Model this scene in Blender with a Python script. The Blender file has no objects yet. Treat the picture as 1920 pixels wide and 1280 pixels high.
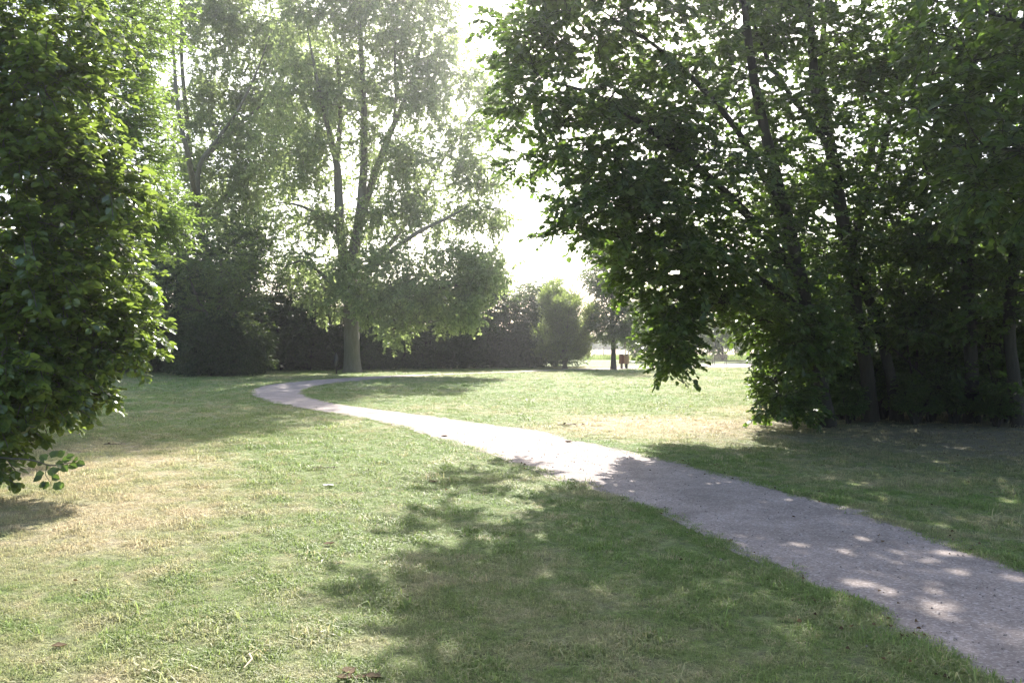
import bpy, math, random
import numpy as np
from mathutils import Vector, Matrix

# ------------------------------------------------------------------ camera, light, exposure
SC = bpy.context.scene
COL = SC.collection
FPX, CX, HY, CH = 1536.0, 960.0, 648.0, 1.6        # focal length, centre, horizon (px of the photo), eye height
SUN_EL, SUN_AZ = 39.0, 3.5                          # degrees; azimuth to the right of the view axis

cam = bpy.data.cameras.new('camera')
cam.sensor_width = 36; cam.lens = 36 * FPX / 1920
cam.clip_start = 0.1; cam.clip_end = 3000
cam.dof.use_dof = False
camo = bpy.data.objects.new('camera', cam); COL.objects.link(camo)
camo.location = (0, 0, CH)
camo.rotation_euler = (math.radians(90) + math.atan((HY - 640) / FPX), 0, 0)
SC.camera = camo

w = bpy.data.worlds.new('World'); SC.world = w; w.use_nodes = True
nt = w.node_tree; nt.nodes.clear()
sky = nt.nodes.new('ShaderNodeTexSky'); sky.sky_type = 'NISHITA'; sky.sun_disc = False
sky.sun_elevation = math.radians(SUN_EL); sky.sun_rotation = math.radians(SUN_AZ)
sky.air_density = 1.0; sky.dust_density = 3.0; sky.ozone_density = 1.0
bg = nt.nodes.new('ShaderNodeBackground'); bg.inputs[1].default_value = 0.115
wo = nt.nodes.new('ShaderNodeOutputWorld')
nt.links.new(sky.outputs[0], bg.inputs[0]); nt.links.new(bg.outputs[0], wo.inputs[0])

sl = bpy.data.lights.new('sun', 'SUN'); sl.energy = 4.8; sl.angle = math.radians(0.55); sl.color = (1.0, 0.955, 0.88)
so = bpy.data.objects.new('sun', sl); COL.objects.link(so)
e_, a_ = math.radians(SUN_EL), math.radians(SUN_AZ)
SUNV = Vector((math.sin(a_) * math.cos(e_), math.cos(a_) * math.cos(e_), math.sin(e_)))
so.rotation_euler = (-SUNV).to_track_quat('-Z', 'Y').to_euler()
so.location = (0, 0, 60)

SC.view_settings.view_transform = 'Standard'; SC.view_settings.look = 'None'
SC.view_settings.exposure = 1.73; SC.view_settings.gamma = 1.0
SC.cycles.use_denoising = True
SC.cycles.max_bounces = 9; SC.cycles.diffuse_bounces = 3; SC.cycles.transmission_bounces = 6
SC.cycles.glossy_bounces = 2; SC.cycles.volume_bounces = 0
SC.cycles.sample_clamp_indirect = 8

# ------------------------------------------------------------------ helpers
def W(px, py, d):
    """photo pixel at distance d along the view -> world point"""
    return np.array(((px - CX) / FPX * d, d, CH - (py - HY) / FPX * d))
def G(px, py):
    d = CH * FPX / (py - HY)
    return np.array(((px - CX) / FPX * d, d, 0.0))

def tag(o, label=None, cat=None, group=None, kind=None):
    if label: o['label'] = label
    if cat: o['category'] = cat
    if group: o['group'] = group
    if kind: o['kind'] = kind
    return o
def empty(name, loc, label, cat, group=None, rz=0):
    o = bpy.data.objects.new(name, None); COL.objects.link(o)
    o.location = [float(c) for c in loc]; o.rotation_euler = (0, 0, rz); o.empty_display_size = .3
    return tag(o, label, cat, group)

class MB:
    """collects vertex and face arrays, links them as one mesh"""
    def __init__(s): s.v = []; s.f = []; s.m = []; s.n = 0; s.sm = []
    def add(s, v, f, m=0, smooth=False):
        v = np.asarray(v, dtype=np.float32).reshape(-1, 3); f = np.asarray(f, dtype=np.int32)
        s.v.append(v); s.f.append(f + s.n); s.m.append(np.full(len(f), m, np.int32)); s.sm.append(np.full(len(f), smooth, bool)); s.n += len(v)
    def build(s, name, mats, parent=None, origin=(0, 0, 0)):
        V = np.concatenate(s.v) - np.asarray(origin, dtype=np.float32)
        me = bpy.data.meshes.new(name)
        me.vertices.add(len(V)); me.vertices.foreach_set('co', V.ravel())
        loops = np.concatenate([f.ravel() for f in s.f]); tot = np.concatenate([np.full(len(f), f.shape[1], np.int32) for f in s.f])
        start = np.concatenate(([0], np.cumsum(tot)[:-1])).astype(np.int32)
        me.loops.add(len(loops)); me.loops.foreach_set('vertex_index', loops)
        me.polygons.add(len(tot)); me.polygons.foreach_set('loop_start', start); me.polygons.foreach_set('loop_total', tot)
        me.polygons.foreach_set('material_index', np.concatenate(s.m)); me.polygons.foreach_set('use_smooth', np.concatenate(s.sm))
        for m in (mats if isinstance(mats, (list, tuple)) else [mats] if mats else []): me.materials.append(m)
        me.update(calc_edges=True)
        o = bpy.data.objects.new(name, me); COL.objects.link(o)
        if parent is not None: o.parent = parent
        else: o.location = [float(c) for c in origin]
        return o
    def tube(s, pts, rad, n=8, m=0, rng=None, wob=0.0, cap=True):
        pts = np.asarray(pts, float); rad = np.asarray(rad, float)
        t = np.gradient(pts, axis=0); t /= np.linalg.norm(t, axis=1)[:, None] + 1e-9
        ref = np.array((1.0, 0.13, 0.0)) if abs(t[0][2]) > .6 else np.array((0, 0, 1.0))
        a = np.cross(t, ref); a /= np.linalg.norm(a, axis=1)[:, None] + 1e-9; b = np.cross(t, a)
        th = np.arange(n) * 2 * math.pi / n
        r = rad[:, None] * np.ones((1, n))
        if rng is not None and wob: r = r * (1 + wob * rng.normal(size=(1, n)) + wob * .5 * rng.normal(size=r.shape))
        v = pts[:, None, :] + r[:, :, None] * (np.cos(th)[None, :, None] * a[:, None, :] + np.sin(th)[None, :, None] * b[:, None, :])
        k = len(pts); i = np.arange(k - 1)[:, None] * n; j = np.arange(n)[None, :]; j2 = (j + 1) % n
        f = np.stack([i + j, i + j2, i + n + j2, i + n + j], -1).reshape(-1, 4)
        s.add(v, f, m, True)
        if cap and n == 4:
            s.add(v[-1], [[0, 1, 2, 3]], m); s.add(v[0], [[3, 2, 1, 0]], m)
        elif cap:
            s.add(v[-1], [list(range(n))], m); s.add(v[0], [list(range(n))[::-1]], m)
    def box(s, c, size, m=0, rz=0.0, bev=0.0, tilt=0.0):
        x, y, z = [q / 2 for q in size]; b = min(bev, x * .9, y * .9, z * .9)
        if b <= 0:
            v = np.array([(sx * x, sy * y, sz * z) for sz in (-1, 1) for sx, sy in ((-1, -1), (1, -1), (1, 1), (-1, 1))])
            f = [[3, 2, 1, 0], [4, 5, 6, 7], [0, 1, 5, 4], [1, 2, 6, 5], [2, 3, 7, 6], [3, 0, 4, 7]]
        else:
            rings = []
            for zz, q in ((-z, b), (-z + b, 0), (z - b, 0), (z, b)):
                rings += [(-x + q, -y + b if q == 0 else -y + q, zz)] and [
                    (-x + q + (b if q == 0 else 0), -y + q, zz), (x - q - (b if q == 0 else 0), -y + q, zz),
                    (x - q, -y + q + (b if q == 0 else 0), zz), (x - q, y - q - (b if q == 0 else 0), zz),
                    (x - q - (b if q == 0 else 0), y - q, zz), (-x + q + (b if q == 0 else 0), y - q, zz),
                    (-x + q, y - q - (b if q == 0 else 0), zz), (-x + q, -y + q + (b if q == 0 else 0), zz)]
            v = np.array(rings, float); f = []
            for k in range(3):
                for j in range(8): f.append([k * 8 + j, k * 8 + (j + 1) % 8, k * 8 + 8 + (j + 1) % 8, k * 8 + 8 + j])
            s_, c_ = math.sin(tilt), math.cos(tilt)
            v = v @ np.array(((1, 0, 0), (0, c_, s_), (0, -s_, c_)))
            cz, sz_ = math.cos(rz), math.sin(rz); v = v @ np.array(((cz, sz_, 0), (-sz_, cz, 0), (0, 0, 1)))
            s.add(v + np.array(c), f, m)
            s.add(v[:8] + np.array(c), [list(range(8))[::-1]], m); s.add(v[24:] + np.array(c), [list(range(8))], m)
            return
        s_, c_ = math.sin(tilt), math.cos(tilt)
        v = v @ np.array(((1, 0, 0), (0, c_, s_), (0, -s_, c_)))
        cz, sz_ = math.cos(rz), math.sin(rz); v = v @ np.array(((cz, sz_, 0), (-sz_, cz, 0), (0, 0, 1)))
        s.add(v + np.array(c), f, m)

# ------------------------------------------------------------------ materials
def newmat(name):
    m = bpy.data.materials.new(name); m.use_nodes = True; t = m.node_tree; t.nodes.clear()
    out = t.nodes.new('ShaderNodeOutputMaterial')
    def N(k, **kw):
        n = t.nodes.new(k)
        for a, b in kw.items():
            if a.startswith('i_'):
                n.inputs[a[2:].replace('_', ' ')].default_value = b
            elif a.startswith('n_'): n.inputs[int(a[2:])].default_value = b
            else: setattr(n, a, b)
        return n
    return m, t, N, out
def rgb(c): return (c[0], c[1], c[2], 1)
def ramp(N, stops):
    r = N('ShaderNodeValToRGB'); el = r.color_ramp.elements
    while len(el) < len(stops): el.new(.5)
    for e, (p, c) in zip(el, stops): e.position = p; e.color = rgb(c)
    return r

def leaf_mat(name, dark, light, trans, tmix=.45, rough=.42, spec=.5):
    m, t, N, out = newmat(name); L = t.links.new
    geo = N('ShaderNodeNewGeometry')
    r = ramp(N, [(0, dark), (.75, light), (1, [light[0] * 1.35, light[1] * 1.15, light[2]])])
    L(geo.outputs['Random Per Island'], r.inputs[0])
    noi = N('ShaderNodeTexNoise', i_Scale=.9, i_Detail=2.0); L(geo.outputs['Position'], noi.inputs['Vector'])
    hs = N('ShaderNodeHueSaturation'); mr = N('ShaderNodeMapRange', n_1=.3, n_2=.7, n_3=.75, n_4=1.2)
    L(noi.outputs[0], mr.inputs[0]); L(mr.outputs[0], hs.inputs['Value']); L(r.outputs[0], hs.inputs['Color'])
    p = N('ShaderNodeBsdfPrincipled', i_Roughness=rough); p.inputs['Specular IOR Level'].default_value = spec
    L(hs.outputs[0], p.inputs['Base Color'])
    tr = N('ShaderNodeBsdfTranslucent'); mx = N('ShaderNodeMix', data_type='RGBA', blend_type='MULTIPLY'); mx.inputs[0].default_value = 1
    r2 = ramp(N, [(0, [c * .7 for c in trans]), (1, [min(1, c * 1.25) for c in trans])]); L(geo.outputs['Random Per Island'], r2.inputs[0])
    L(r2.outputs[0], tr.inputs['Color'])
    ms = N('ShaderNodeMixShader'); ms.inputs[0].default_value = tmix
    L(p.outputs[0], ms.inputs[1]); L(tr.outputs[0], ms.inputs[2]); L(ms.outputs[0], out.inputs[0])
    return m

M = {}
M['leaf_near'] = leaf_mat('leaf_near', (.04, .075, .025), (.075, .125, .035), (.29, .40, .06), .38, .27, 1.0)
M['leaf_fine'] = leaf_mat('leaf_fine', (.05, .10, .025), (.085, .16, .035), (.32, .46, .08), .45, .42, .6)
M['leaf_poplar'] = leaf_mat('leaf_poplar', (.07, .105, .04), (.12, .165, .06), (.43, .54, .19), .54, .4, .6)
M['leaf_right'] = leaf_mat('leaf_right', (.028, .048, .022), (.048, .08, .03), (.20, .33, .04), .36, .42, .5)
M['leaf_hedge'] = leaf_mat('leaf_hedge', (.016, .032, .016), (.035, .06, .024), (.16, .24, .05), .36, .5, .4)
M['leaf_olive'] = leaf_mat('leaf_olive', (.045, .075, .028), (.075, .115, .04), (.25, .36, .06), .4, .45, .5)

M['leaf_hornbeam'] = leaf_mat('leaf_hornbeam', (.06, .095, .035), (.10, .145, .05), (.34, .44, .10), .45, .45, .5)
def bark_mat(name, a, b, sc=6.0):
    m, t, N, out = newmat(name); L = t.links.new
    tc = N('ShaderNodeNewGeometry'); mp = N('ShaderNodeMapping'); mp.inputs['Scale'].default_value = (1, 1, .18)
    L(tc.outputs['Position'], mp.inputs[0])
    n1 = N('ShaderNodeTexNoise', i_Scale=sc * 3, i_Detail=8.0, i_Roughness=.7); L(mp.outputs[0], n1.inputs['Vector'])
    n2 = N('ShaderNodeTexNoise', i_Scale=1.3, i_Detail=4.0); L(tc.outputs['Position'], n2.inputs['Vector'])
    r = ramp(N, [(.3, a), (.7, b)]); L(n1.outputs[0], r.inputs[0])
    mx = N('ShaderNodeMix', data_type='RGBA', blend_type='MIX'); L(n2.outputs[0], mx.inputs[0])
    L(r.outputs[0], mx.inputs[6]); mx.inputs[7].default_value = rgb([(x + y) * .35 for x, y in zip(a, (b[0] * .8, b[1] * 1.1, b[2] * .7))])
    bp = N('ShaderNodeBump', i_Strength=.8, i_Distance=.04); L(n1.outputs[0], bp.inputs['Height'])
    p = N('ShaderNodeBsdfPrincipled', i_Roughness=.9); L(mx.outputs[2], p.inputs['Base Color']); L(bp.outputs[0], p.inputs['Normal']); L(p.outputs[0], out.inputs[0])
    return m
M['bark'] = bark_mat('bark', (.07, .055, .045), (.2, .165, .135))
M['bark_poplar'] = bark_mat('bark_poplar', (.09, .075, .06), (.26, .22, .18), 3.0)
M['bark_dark'] = bark_mat('bark_dark', (.014, .012, .010), (.055, .045, .038))

def simple(name, c, rough=.7, metal=0.0, var=.25, sc=8.0, stretch=(1, 1, 1)):
    m, t, N, out = newmat(name); L = t.links.new
    tc = N('ShaderNodeTexCoord'); mp = N('ShaderNodeMapping'); mp.inputs['Scale'].default_value = stretch; L(tc.outputs['Object'], mp.inputs[0])
    n = N('ShaderNodeTexNoise', i_Scale=sc, i_Detail=6.0); L(mp.outputs[0], n.inputs['Vector'])
    r = ramp(N, [(.3, [q * (1 - var) for q in c]), (.7, [min(1, q * (1 + var)) for q in c])]); L(n.outputs[0], r.inputs[0])
    p = N('ShaderNodeBsdfPrincipled', i_Roughness=rough, i_Metallic=metal); L(r.outputs[0], p.inputs['Base Color'])
    bp = N('ShaderNodeBump', i_Strength=.3, i_Distance=.01); L(n.outputs[0], bp.inputs['Height']); L(bp.outputs[0], p.inputs['Normal'])
    L(p.outputs[0], out.inputs[0]); return m
M['wood_red'] = simple('wood_red', (.30, .13, .08), .6, stretch=(1, 1, .15), sc=30)
M['wood_pale'] = simple('wood_pale', (.46, .29, .17), .6, stretch=(1, 1, .15), sc=30)
M['wood_grey'] = simple('wood_grey', (.22, .17, .13), .8, stretch=(1, 1, .2), sc=14)
M['iron'] = simple('iron', (.02, .02, .022), .45, .6)
M['black_plastic'] = simple('black_plastic', (.008, .008, .009), .5)
M['dead_leaf'] = simple('dead_leaf', (.10, .045, .02), .7, sc=20)
M['dry_litter'] = leaf_mat('dry_litter', (.045, .032, .022), (.16, .115, .07), (.2, .12, .05), .2, .85, .08)
M['pale_bit'] = simple('pale_bit', (.75, .72, .66), .6)
M['straw_stalk'] = simple('straw_stalk', (.50, .40, .25), .7)

# lawn colour, shared by the soil sheet and every blade: depends on where it grows
def lawn_colour(t, N, green, lush, straw, earth_shade):
    L = t.links.new
    geo = N('ShaderNodeNewGeometry')
    def mr(src, a, b, c, d):
        q = N('ShaderNodeMapRange', n_1=a, n_2=b, n_3=c, n_4=d); q.clamp = True; L(src, q.inputs[0]); return q.outputs[0]
    def math_(op, a, b):
        q = N('ShaderNodeMath', operation=op)
        for i, s in enumerate((a, b)):
            if isinstance(s, (int, float)): q.inputs[i].default_value = s
            else: L(s, q.inputs[i])
        return q.outputs[0]
    n1 = N('ShaderNodeTexNoise', i_Scale=.32, i_Detail=4.0, i_Roughness=.6); L(geo.outputs['Position'], n1.inputs['Vector'])
    n2 = N('ShaderNodeTexNoise', i_Scale=2.2, i_Detail=5.0, i_Roughness=.65); L(geo.outputs['Position'], n2.inputs['Vector'])
    n3 = N('ShaderNodeTexNoise', i_Scale=.11, i_Detail=3.0); L(geo.outputs['Position'], n3.inputs['Vector'])
    dry = math_('ADD', mr(n1.outputs[0], .38, .68, -.15, .62), mr(n2.outputs[0], .4, .72, -.2, .5))
    # worn or parched places (world x, y, radius x, radius y, weight)
    for (x, y, rx, ry, wt) in ((-4.3, 7.6, 2.6, 3.8, .5), (3.1, 16.2, 3.6, 2.6, .95), (7.5, 19.5, 4, 2.5, .8), (-2.5, 4.3, 1.6, 1.2, .25), (-6.5, 12, 3, 3, .45), (2.0, 60, 26, 3.0, .55), (-1.8, 11, 1.6, 4, -.25), (1.0, 27, 9, 7, -.22), (-2.6, 12.2, 2.8, 2.5, -.15)):
        vm = N('ShaderNodeVectorMath', operation='SUBTRACT'); L(geo.outputs['Position'], vm.inputs[0]); vm.inputs[1].default_value = (x, y, 0)
        vs = N('ShaderNodeVectorMath', operation='MULTIPLY'); L(vm.outputs[0], vs.inputs[0]); vs.inputs[1].default_value = (1 / rx, 1 / ry, 0)
        vl = N('ShaderNodeVectorMath', operation='LENGTH'); L(vs.outputs[0], vl.inputs[0])
        dry = math_('ADD', dry, mr(vl.outputs['Value'], .35, 1.15, wt, 0.0))
    # earth under the right-hand trees, widened to paint in their shade
    vm = N('ShaderNodeVectorMath', operation='SUBTRACT'); L(geo.outputs['Position'], vm.inputs[0]); vm.inputs[1].default_value = (11.0, 13.6, 0)
    vs = N('ShaderNodeVectorMath', operation='MULTIPLY'); L(vm.outputs[0], vs.inputs[0]); vs.inputs[1].default_value = (1 / 7.4, 1 / 6.0, 0)
    vl = N('ShaderNodeVectorMath', operation='LENGTH'); L(vs.outputs[0], vl.inputs[0])
    e = mr(vl.outputs['Value'], .55, 1.15, .85, 0.0)
    g = N('ShaderNodeMix', data_type='RGBA'); L(mr(n3.outputs[0], .4, .62, 0, 1), g.inputs[0]); g.inputs[6].default_value = rgb(green); g.inputs[7].default_value = rgb(lush)
    s = N('ShaderNodeMix', data_type='RGBA'); L(mr(dry, .12, 1.0, 0, 1), s.inputs[0]); L(g.outputs[2], s.inputs[6]); s.inputs[7].default_value = rgb(straw)
    q = N('ShaderNodeMix', data_type='RGBA'); L(e, q.inputs[0]); L(s.outputs[2], q.inputs[6]); q.inputs[7].default_value = rgb(earth_shade)
    return q.outputs[2], geo, math_, mr

m, t, N, out = newmat('lawn_soil'); L = t.links.new
c, geo, math_, mr = lawn_colour(t, N, (.15, .185, .055), (.125, .18, .045), (.32, .27, .16), (.10, .085, .06))
nf = N('ShaderNodeTexNoise', i_Scale=45.0, i_Detail=6.0, i_Roughness=.75); L(geo.outputs['Position'], nf.inputs['Vector'])
nc = N('ShaderNodeTexNoise', i_Scale=9.0, i_Detail=5.0, i_Roughness=.7); L(geo.outputs['Position'], nc.inputs['Vector'])
hs = N('ShaderNodeHueSaturation'); L(mr(math_('MULTIPLY', nf.outputs[0], nc.outputs[0]), .14, .36, .35, 1.5), hs.inputs['Value']); L(c, hs.inputs['Color'])
bp = N('ShaderNodeBump', i_Strength=1.0, i_Distance=.03); L(nf.outputs[0], bp.inputs['Height'])
p = N('ShaderNodeBsdfPrincipled', i_Roughness=.95); L(hs.outputs[0], p.inputs['Base Color']); L(bp.outputs[0], p.inputs['Normal']); L(p.outputs[0], out.inputs[0])
M['lawn_soil'] = m

m, t, N, out = newmat('grass_blade'); L = t.links.new
c, geo, math_, mr = lawn_colour(t, N, (.18, .235, .065), (.15, .235, .055), (.42, .36, .22), (.16, .14, .09))
oi = N('ShaderNodeObjectInfo')
hs = N('ShaderNodeHueSaturation'); L(c, hs.inputs['Color']); L(mr(geo.outputs['Random Per Island'], 0, 1, .6, 1.45), hs.inputs['Value'])
st = N('ShaderNodeMix', data_type='RGBA'); L(mr(oi.outputs['Random'], .72, 1.0, 0, .75), st.inputs[0]); L(hs.outputs[0], st.inputs[6]); st.inputs[7].default_value = (.44, .37, .22, 1)
p = N('ShaderNodeBsdfPrincipled', i_Roughness=.55); p.inputs['Specular IOR Level'].default_value = .45; L(st.outputs[2], p.inputs['Base Color'])
tr = N('ShaderNodeBsdfTranslucent'); h2 = N('ShaderNodeHueSaturation', i_Value=1.5); L(st.outputs[2], h2.inputs['Color']); L(h2.outputs[0], tr.inputs[0])
ms = N('ShaderNodeMixShader'); ms.inputs[0].default_value = .38; L(p.outputs[0], ms.inputs[1]); L(tr.outputs[0], ms.inputs[2]); L(ms.outputs[0], out.inputs[0])
M['blade'] = m

m, t, N, out = newmat('gravel_path'); L = t.links.new
geo = N('ShaderNodeNewGeometry')
v1 = N('ShaderNodeTexVoronoi', i_Scale=70.0); L(geo.outputs['Position'], v1.inputs['Vector'])
v2 = N('ShaderNodeTexNoise', i_Scale=26.0, i_Detail=8.0, i_Roughness=.8); L(geo.outputs['Position'], v2.inputs['Vector'])
v3 = N('ShaderNodeTexNoise', i_Scale=1.7, i_Detail=8.0, i_Roughness=.72); L(geo.outputs['Position'], v3.inputs['Vector'])
r1 = ramp(N, [(.0, (.15, .115, .095)), (.35, (.235, .188, .168)), (.7, (.275, .227, .204)), (1, (.50, .45, .43))])
sx = N('ShaderNodeSeparateColor'); L(v1.outputs['Color'], sx.inputs[0]); L(sx.outputs[0], r1.inputs[0])
r2 = ramp(N, [(.3, (.26, .21, .18)), (.5, (.255, .208, .188)), (.72, (.30, .254, .234))]); L(v2.outputs[0], r2.inputs[0])
mx = N('ShaderNodeMix', data_type='RGBA'); mx.inputs[0].default_value = .5; L(r1.outputs[0], mx.inputs[6]); L(r2.outputs[0], mx.inputs[7])
m3 = N('ShaderNodeMapRange', n_1=.3, n_2=.7, n_3=.62, n_4=1.28); L(v3.outputs[0], m3.inputs[0])
hs = N('ShaderNodeHueSaturation'); L(mx.outputs[2], hs.inputs['Color']); L(m3.outputs[0], hs.inputs['Value'])
bp = N('ShaderNodeBump', i_Strength=.7, i_Distance=.012); L(v2.outputs[0], bp.inputs['Height'])
p = N('ShaderNodeBsdfPrincipled', i_Roughness=.92); L(hs.outputs[0], p.inputs['Base Color']); L(bp.outputs[0], p.inputs['Normal']); L(p.outputs[0], out.inputs[0])
M['gravel'] = m
M['field'] = simple('field_straw', (.36, .265, .18), .95, var=.12, sc=.15)
M['field_green'] = simple('verge_green', (.20, .24, .08), .95, var=.3, sc=.6)

# ------------------------------------------------------------------ ground, path, field
b = MB()
xs = np.concatenate((np.linspace(-480, -60, 15), np.linspace(-50, 50, 101), np.linspace(60, 520, 15)))
ys = np.concatenate((np.linspace(-38, -20, 3), np.linspace(-15, 100, 116), np.linspace(120, 600, 20)))
X, Y = np.meshgrid(xs, ys, indexing='ij')
Z = np.zeros_like(X)
V = np.stack([X, Y, Z], -1).reshape(-1, 3); ny = len(ys)
I, J = np.meshgrid(np.arange(len(xs) - 1), np.arange(ny - 1), indexing='ij'); k = (I * ny + J).ravel()
b.add(V, np.stack([k, k + ny, k + ny + 1, k + 1], -1))
tag(b.build('lawn', M['lawn_soil']), kind='structure')

def smooth_line(P, n):
    P = np.asarray(P, float); Q = np.vstack((2 * P[0] - P[1], P, 2 * P[-1] - P[-2])); out = []
    for i in range(1, len(Q) - 2):
        k = max(2, int(n * max(.15, np.linalg.norm(Q[i + 1] - Q[i]))))
        tt = np.linspace(0, 1, k, endpoint=False)[:, None]
        a, b_, c_, d = Q[i - 1], Q[i], Q[i + 1], Q[i + 2]
        out.append(.5 * ((2 * b_) + (c_ - a) * tt + (2 * a - 5 * b_ + 4 * c_ - d) * tt ** 2 + (-a + 3 * b_ - 3 * c_ + d) * tt ** 3))
    out.append(P[-1:]); return np.concatenate(out)
outer = [(1960, 1420), (1796, 1280), (1686, 1211), (1604, 1149), (1466, 1087), (1240, 967), (1000, 883), (870, 836), (720, 794), (600, 771), (520, 757), (484, 745), (472, 733), (500, 722), (560, 715.5), (640, 709.3), (760, 703), (880, 699.5)]
inner = [(2300, 1240), (1910, 1063), (1719, 991), (1575, 945), (1431, 909), (1225, 857), (1081, 823), (1000, 806), (880, 790), (760, 773), (660, 762), (600, 750), (568, 738), (580, 727.5), (620, 719), (700, 711), (790, 704.8), (890, 700.6)]
def resample(P, n):
    d = np.concatenate(([0], np.cumsum(np.linalg.norm(np.diff(P, axis=0), axis=1)))); s = np.linspace(0, d[-1], n)
    return np.stack([np.interp(s, d, P[:, i]) for i in range(3)], -1)
def strip(outer, inner, n, rough, z, name, seed, taper=False):
    """ragged-edged strip between two edge lines given as matched points"""
    rg = np.random.default_rng(seed); A = []; B = []
    for O, Q in ((outer, A), (inner, B)):
        pts = [G(*q) for q in O]; Q.append(pts)
    segs = len(outer) - 1; per = max(4, n // segs)
    EA = catmull(A[0], per); EB = catmull(B[0], per)
    for E, sgn in ((EA, 1), (EB, -1)):
        k = len(E)
        nz = np.convolve(rg.normal(size=k + 8), np.ones(9) / 3, 'valid')[:k] * rough * .9 + rg.normal(size=k) * rough * .6 + np.convolve(rg.normal(size=k + 60), np.ones(61) / 7.8, 'valid')[:k] * rough * 1.3
        dirv = EB - EA; dirv /= np.linalg.norm(dirv, axis=1)[:, None] + 1e-6
        E += dirv * (nz * sgn)[:, None]
    m_ = MB(); W_ = 6; rows = np.stack([EA + (EB - EA) * u for u in np.linspace(0, 1, W_)], 1); rows[:, :, 2] = z
    k = len(EA); i = np.arange(k - 1)[:, None] * W_; j = np.arange(W_ - 1)[None, :]
    m_.add(rows.reshape(-1, 3), np.stack([i + j, i + j + 1, i + W_ + j + 1, i + W_ + j], -1).reshape(-1, 4))
    tag(m_.build(name, M['gravel']), kind='structure')
    return EA, EB
def catmull(P, per):
    P = np.asarray(P, float); Q = np.vstack((2 * P[0] - P[1], P, 2 * P[-1] - P[-2])); out = []
    for i in range(1, len(Q) - 2):
        tt = np.linspace(0, 1, per, endpoint=False)[:, None]; a, b_, c_, d = Q[i - 1], Q[i], Q[i + 1], Q[i + 2]
        out.append(.5 * ((2 * b_) + (c_ - a) * tt + (2 * a - 5 * b_ + 4 * c_ - d) * tt ** 2 + (-a + 3 * b_ - 3 * c_ + d) * tt ** 3))
    out.append(P[-1:]); return np.concatenate(out)
PA, PB = strip(outer, inner, 1400, .035, .012, 'path', 3)
far_o = [(862, 700.0), (960, 696.3), (1060, 692.0), (1150, 690.3), (1250, 688), (1340, 686), (1460, 684.5), (1620, 683)]
far_i = [(872, 701.2), (960, 698.2), (1060, 694.3), (1150, 693.2), (1250, 692), (1340, 690.5), (1460, 689.5), (1620, 688)]
QA, QB = strip([(a, c - 4 * min(1, max(0, (a - 1100) / 150))) for a, c in far_o], [(a, c - 1.5 * min(1, max(0, (a - 1100) / 150))) for a, c in far_i], 500, .08, .016, 'path', 4)

b = MB(); b.add([(-400, 104, .02), (450, 104, .02), (450, 520, .02), (-400, 520, .02)], [[0, 1, 2, 3]])
tag(b.build('field', M['field']), kind='structure')

# point in path test (matched edge strip as polygon)
POLY = np.concatenate((PA[:, :2], PB[::-1, :2])); POLY2 = np.concatenate((QA[:, :2], QB[::-1, :2]))
def inside(P, poly):
    x, y = P[:, 0], P[:, 1]; r = np.zeros(len(P), bool); x0, y0 = poly[-1]
    for x1, y1 in poly:
        c_ = ((y1 > y) != (y0 > y))
        if c_.any():
            xi = (x0 - x1) * (y - y1) / ((y0 - y1) + 1e-12) + x1
            r ^= c_ & (x < xi)
        x0, y0 = x1, y1
    return r

# ------------------------------------------------------------------ grass
def tuft(name, nb, rad, h, wd, seed, loc):
    rg = np.random.default_rng(seed); mb = MB(); vs = []
    for i in range(nb):
        a = rg.uniform(0, 6.28); r = rad * math.sqrt(rg.uniform()); base = np.array((r * math.cos(a), r * math.sin(a), -.004))
        th = rg.uniform(0, 6.28); lean = rg.uniform(.25, 1.9); hh = h * rg.uniform(.45, 1.25); ww = wd * rg.uniform(.7, 1.3)
        dv = np.array((math.cos(th), math.sin(th), 0)); sd = np.array((-dv[1], dv[0], 0))
        mid = base + dv * hh * .3 * lean + np.array((0, 0, hh * .6)); tip = base + dv * hh * lean + np.array((0, 0, hh * max(.12, 1.02 - .45 * lean)))
        vs.append([base - sd * ww / 2, base + sd * ww / 2, mid + sd * ww * .42, mid - sd * ww * .42, tip + sd * ww * .08, tip - sd * ww * .08])
    v = np.array(vs).reshape(-1, 3); k = np.arange(nb)[:, None] * 6
    mb.add(v, np.concatenate((k + np.array([[0, 1, 2, 3]]), k + np.array([[3, 2, 4, 5]]))))
    o = mb.build(name, M['blade']); o.location = loc; tag(o, kind='stuff'); return o
tc_ = bpy.data.collections.new('grass_tufts')
SC.collection.children.link(tc_)
for q in range(5):
    o = tuft('grass', 26, .055, (.018, .024, .03, .02, .042)[q], .0038, 40 + q, (-1.4 + .3 * q, 5 + .2 * q, 0))
    COL.objects.unlink(o); tc_.objects.link(o)

rg = np.random.default_rng(11); pts = []; scl = []
def zone(d0, d1, dens, s0, margin=1.6):
    area = .64 * (d1 ** 2 - d0 ** 2) + 2 * margin * (d1 - d0); n = int(area * dens)
    d = np.sqrt(rg.uniform(d0 ** 2, d1 ** 2, n)); x = rg.uniform(-1, 1, n) * (.645 * d + margin)
    P = np.stack([x, d, np.zeros(n)], -1); P = P[~inside(P, POLY)]
    if d1 > 45: P = P[~inside(P, POLY2)]
    # thin out under the right-hand trees
    e = ((P[:, 0] - 10.5) / 5.5) ** 2 + ((P[:, 1] - 15) / 4.0) ** 2
    P = P[(e > 1.2) | (rg.uniform(size=len(P)) < .35)]
    pts.append(P); scl.append(rg.uniform(.65, 1.3, len(P)) * s0)
zone(2.6, 6, 640, .9); zone(6, 10, 380, 1.0); zone(10, 16, 190, 1.15); zone(16, 28, 64, 1.5, 1); zone(28, 62, 15, 2.2, 0)
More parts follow.
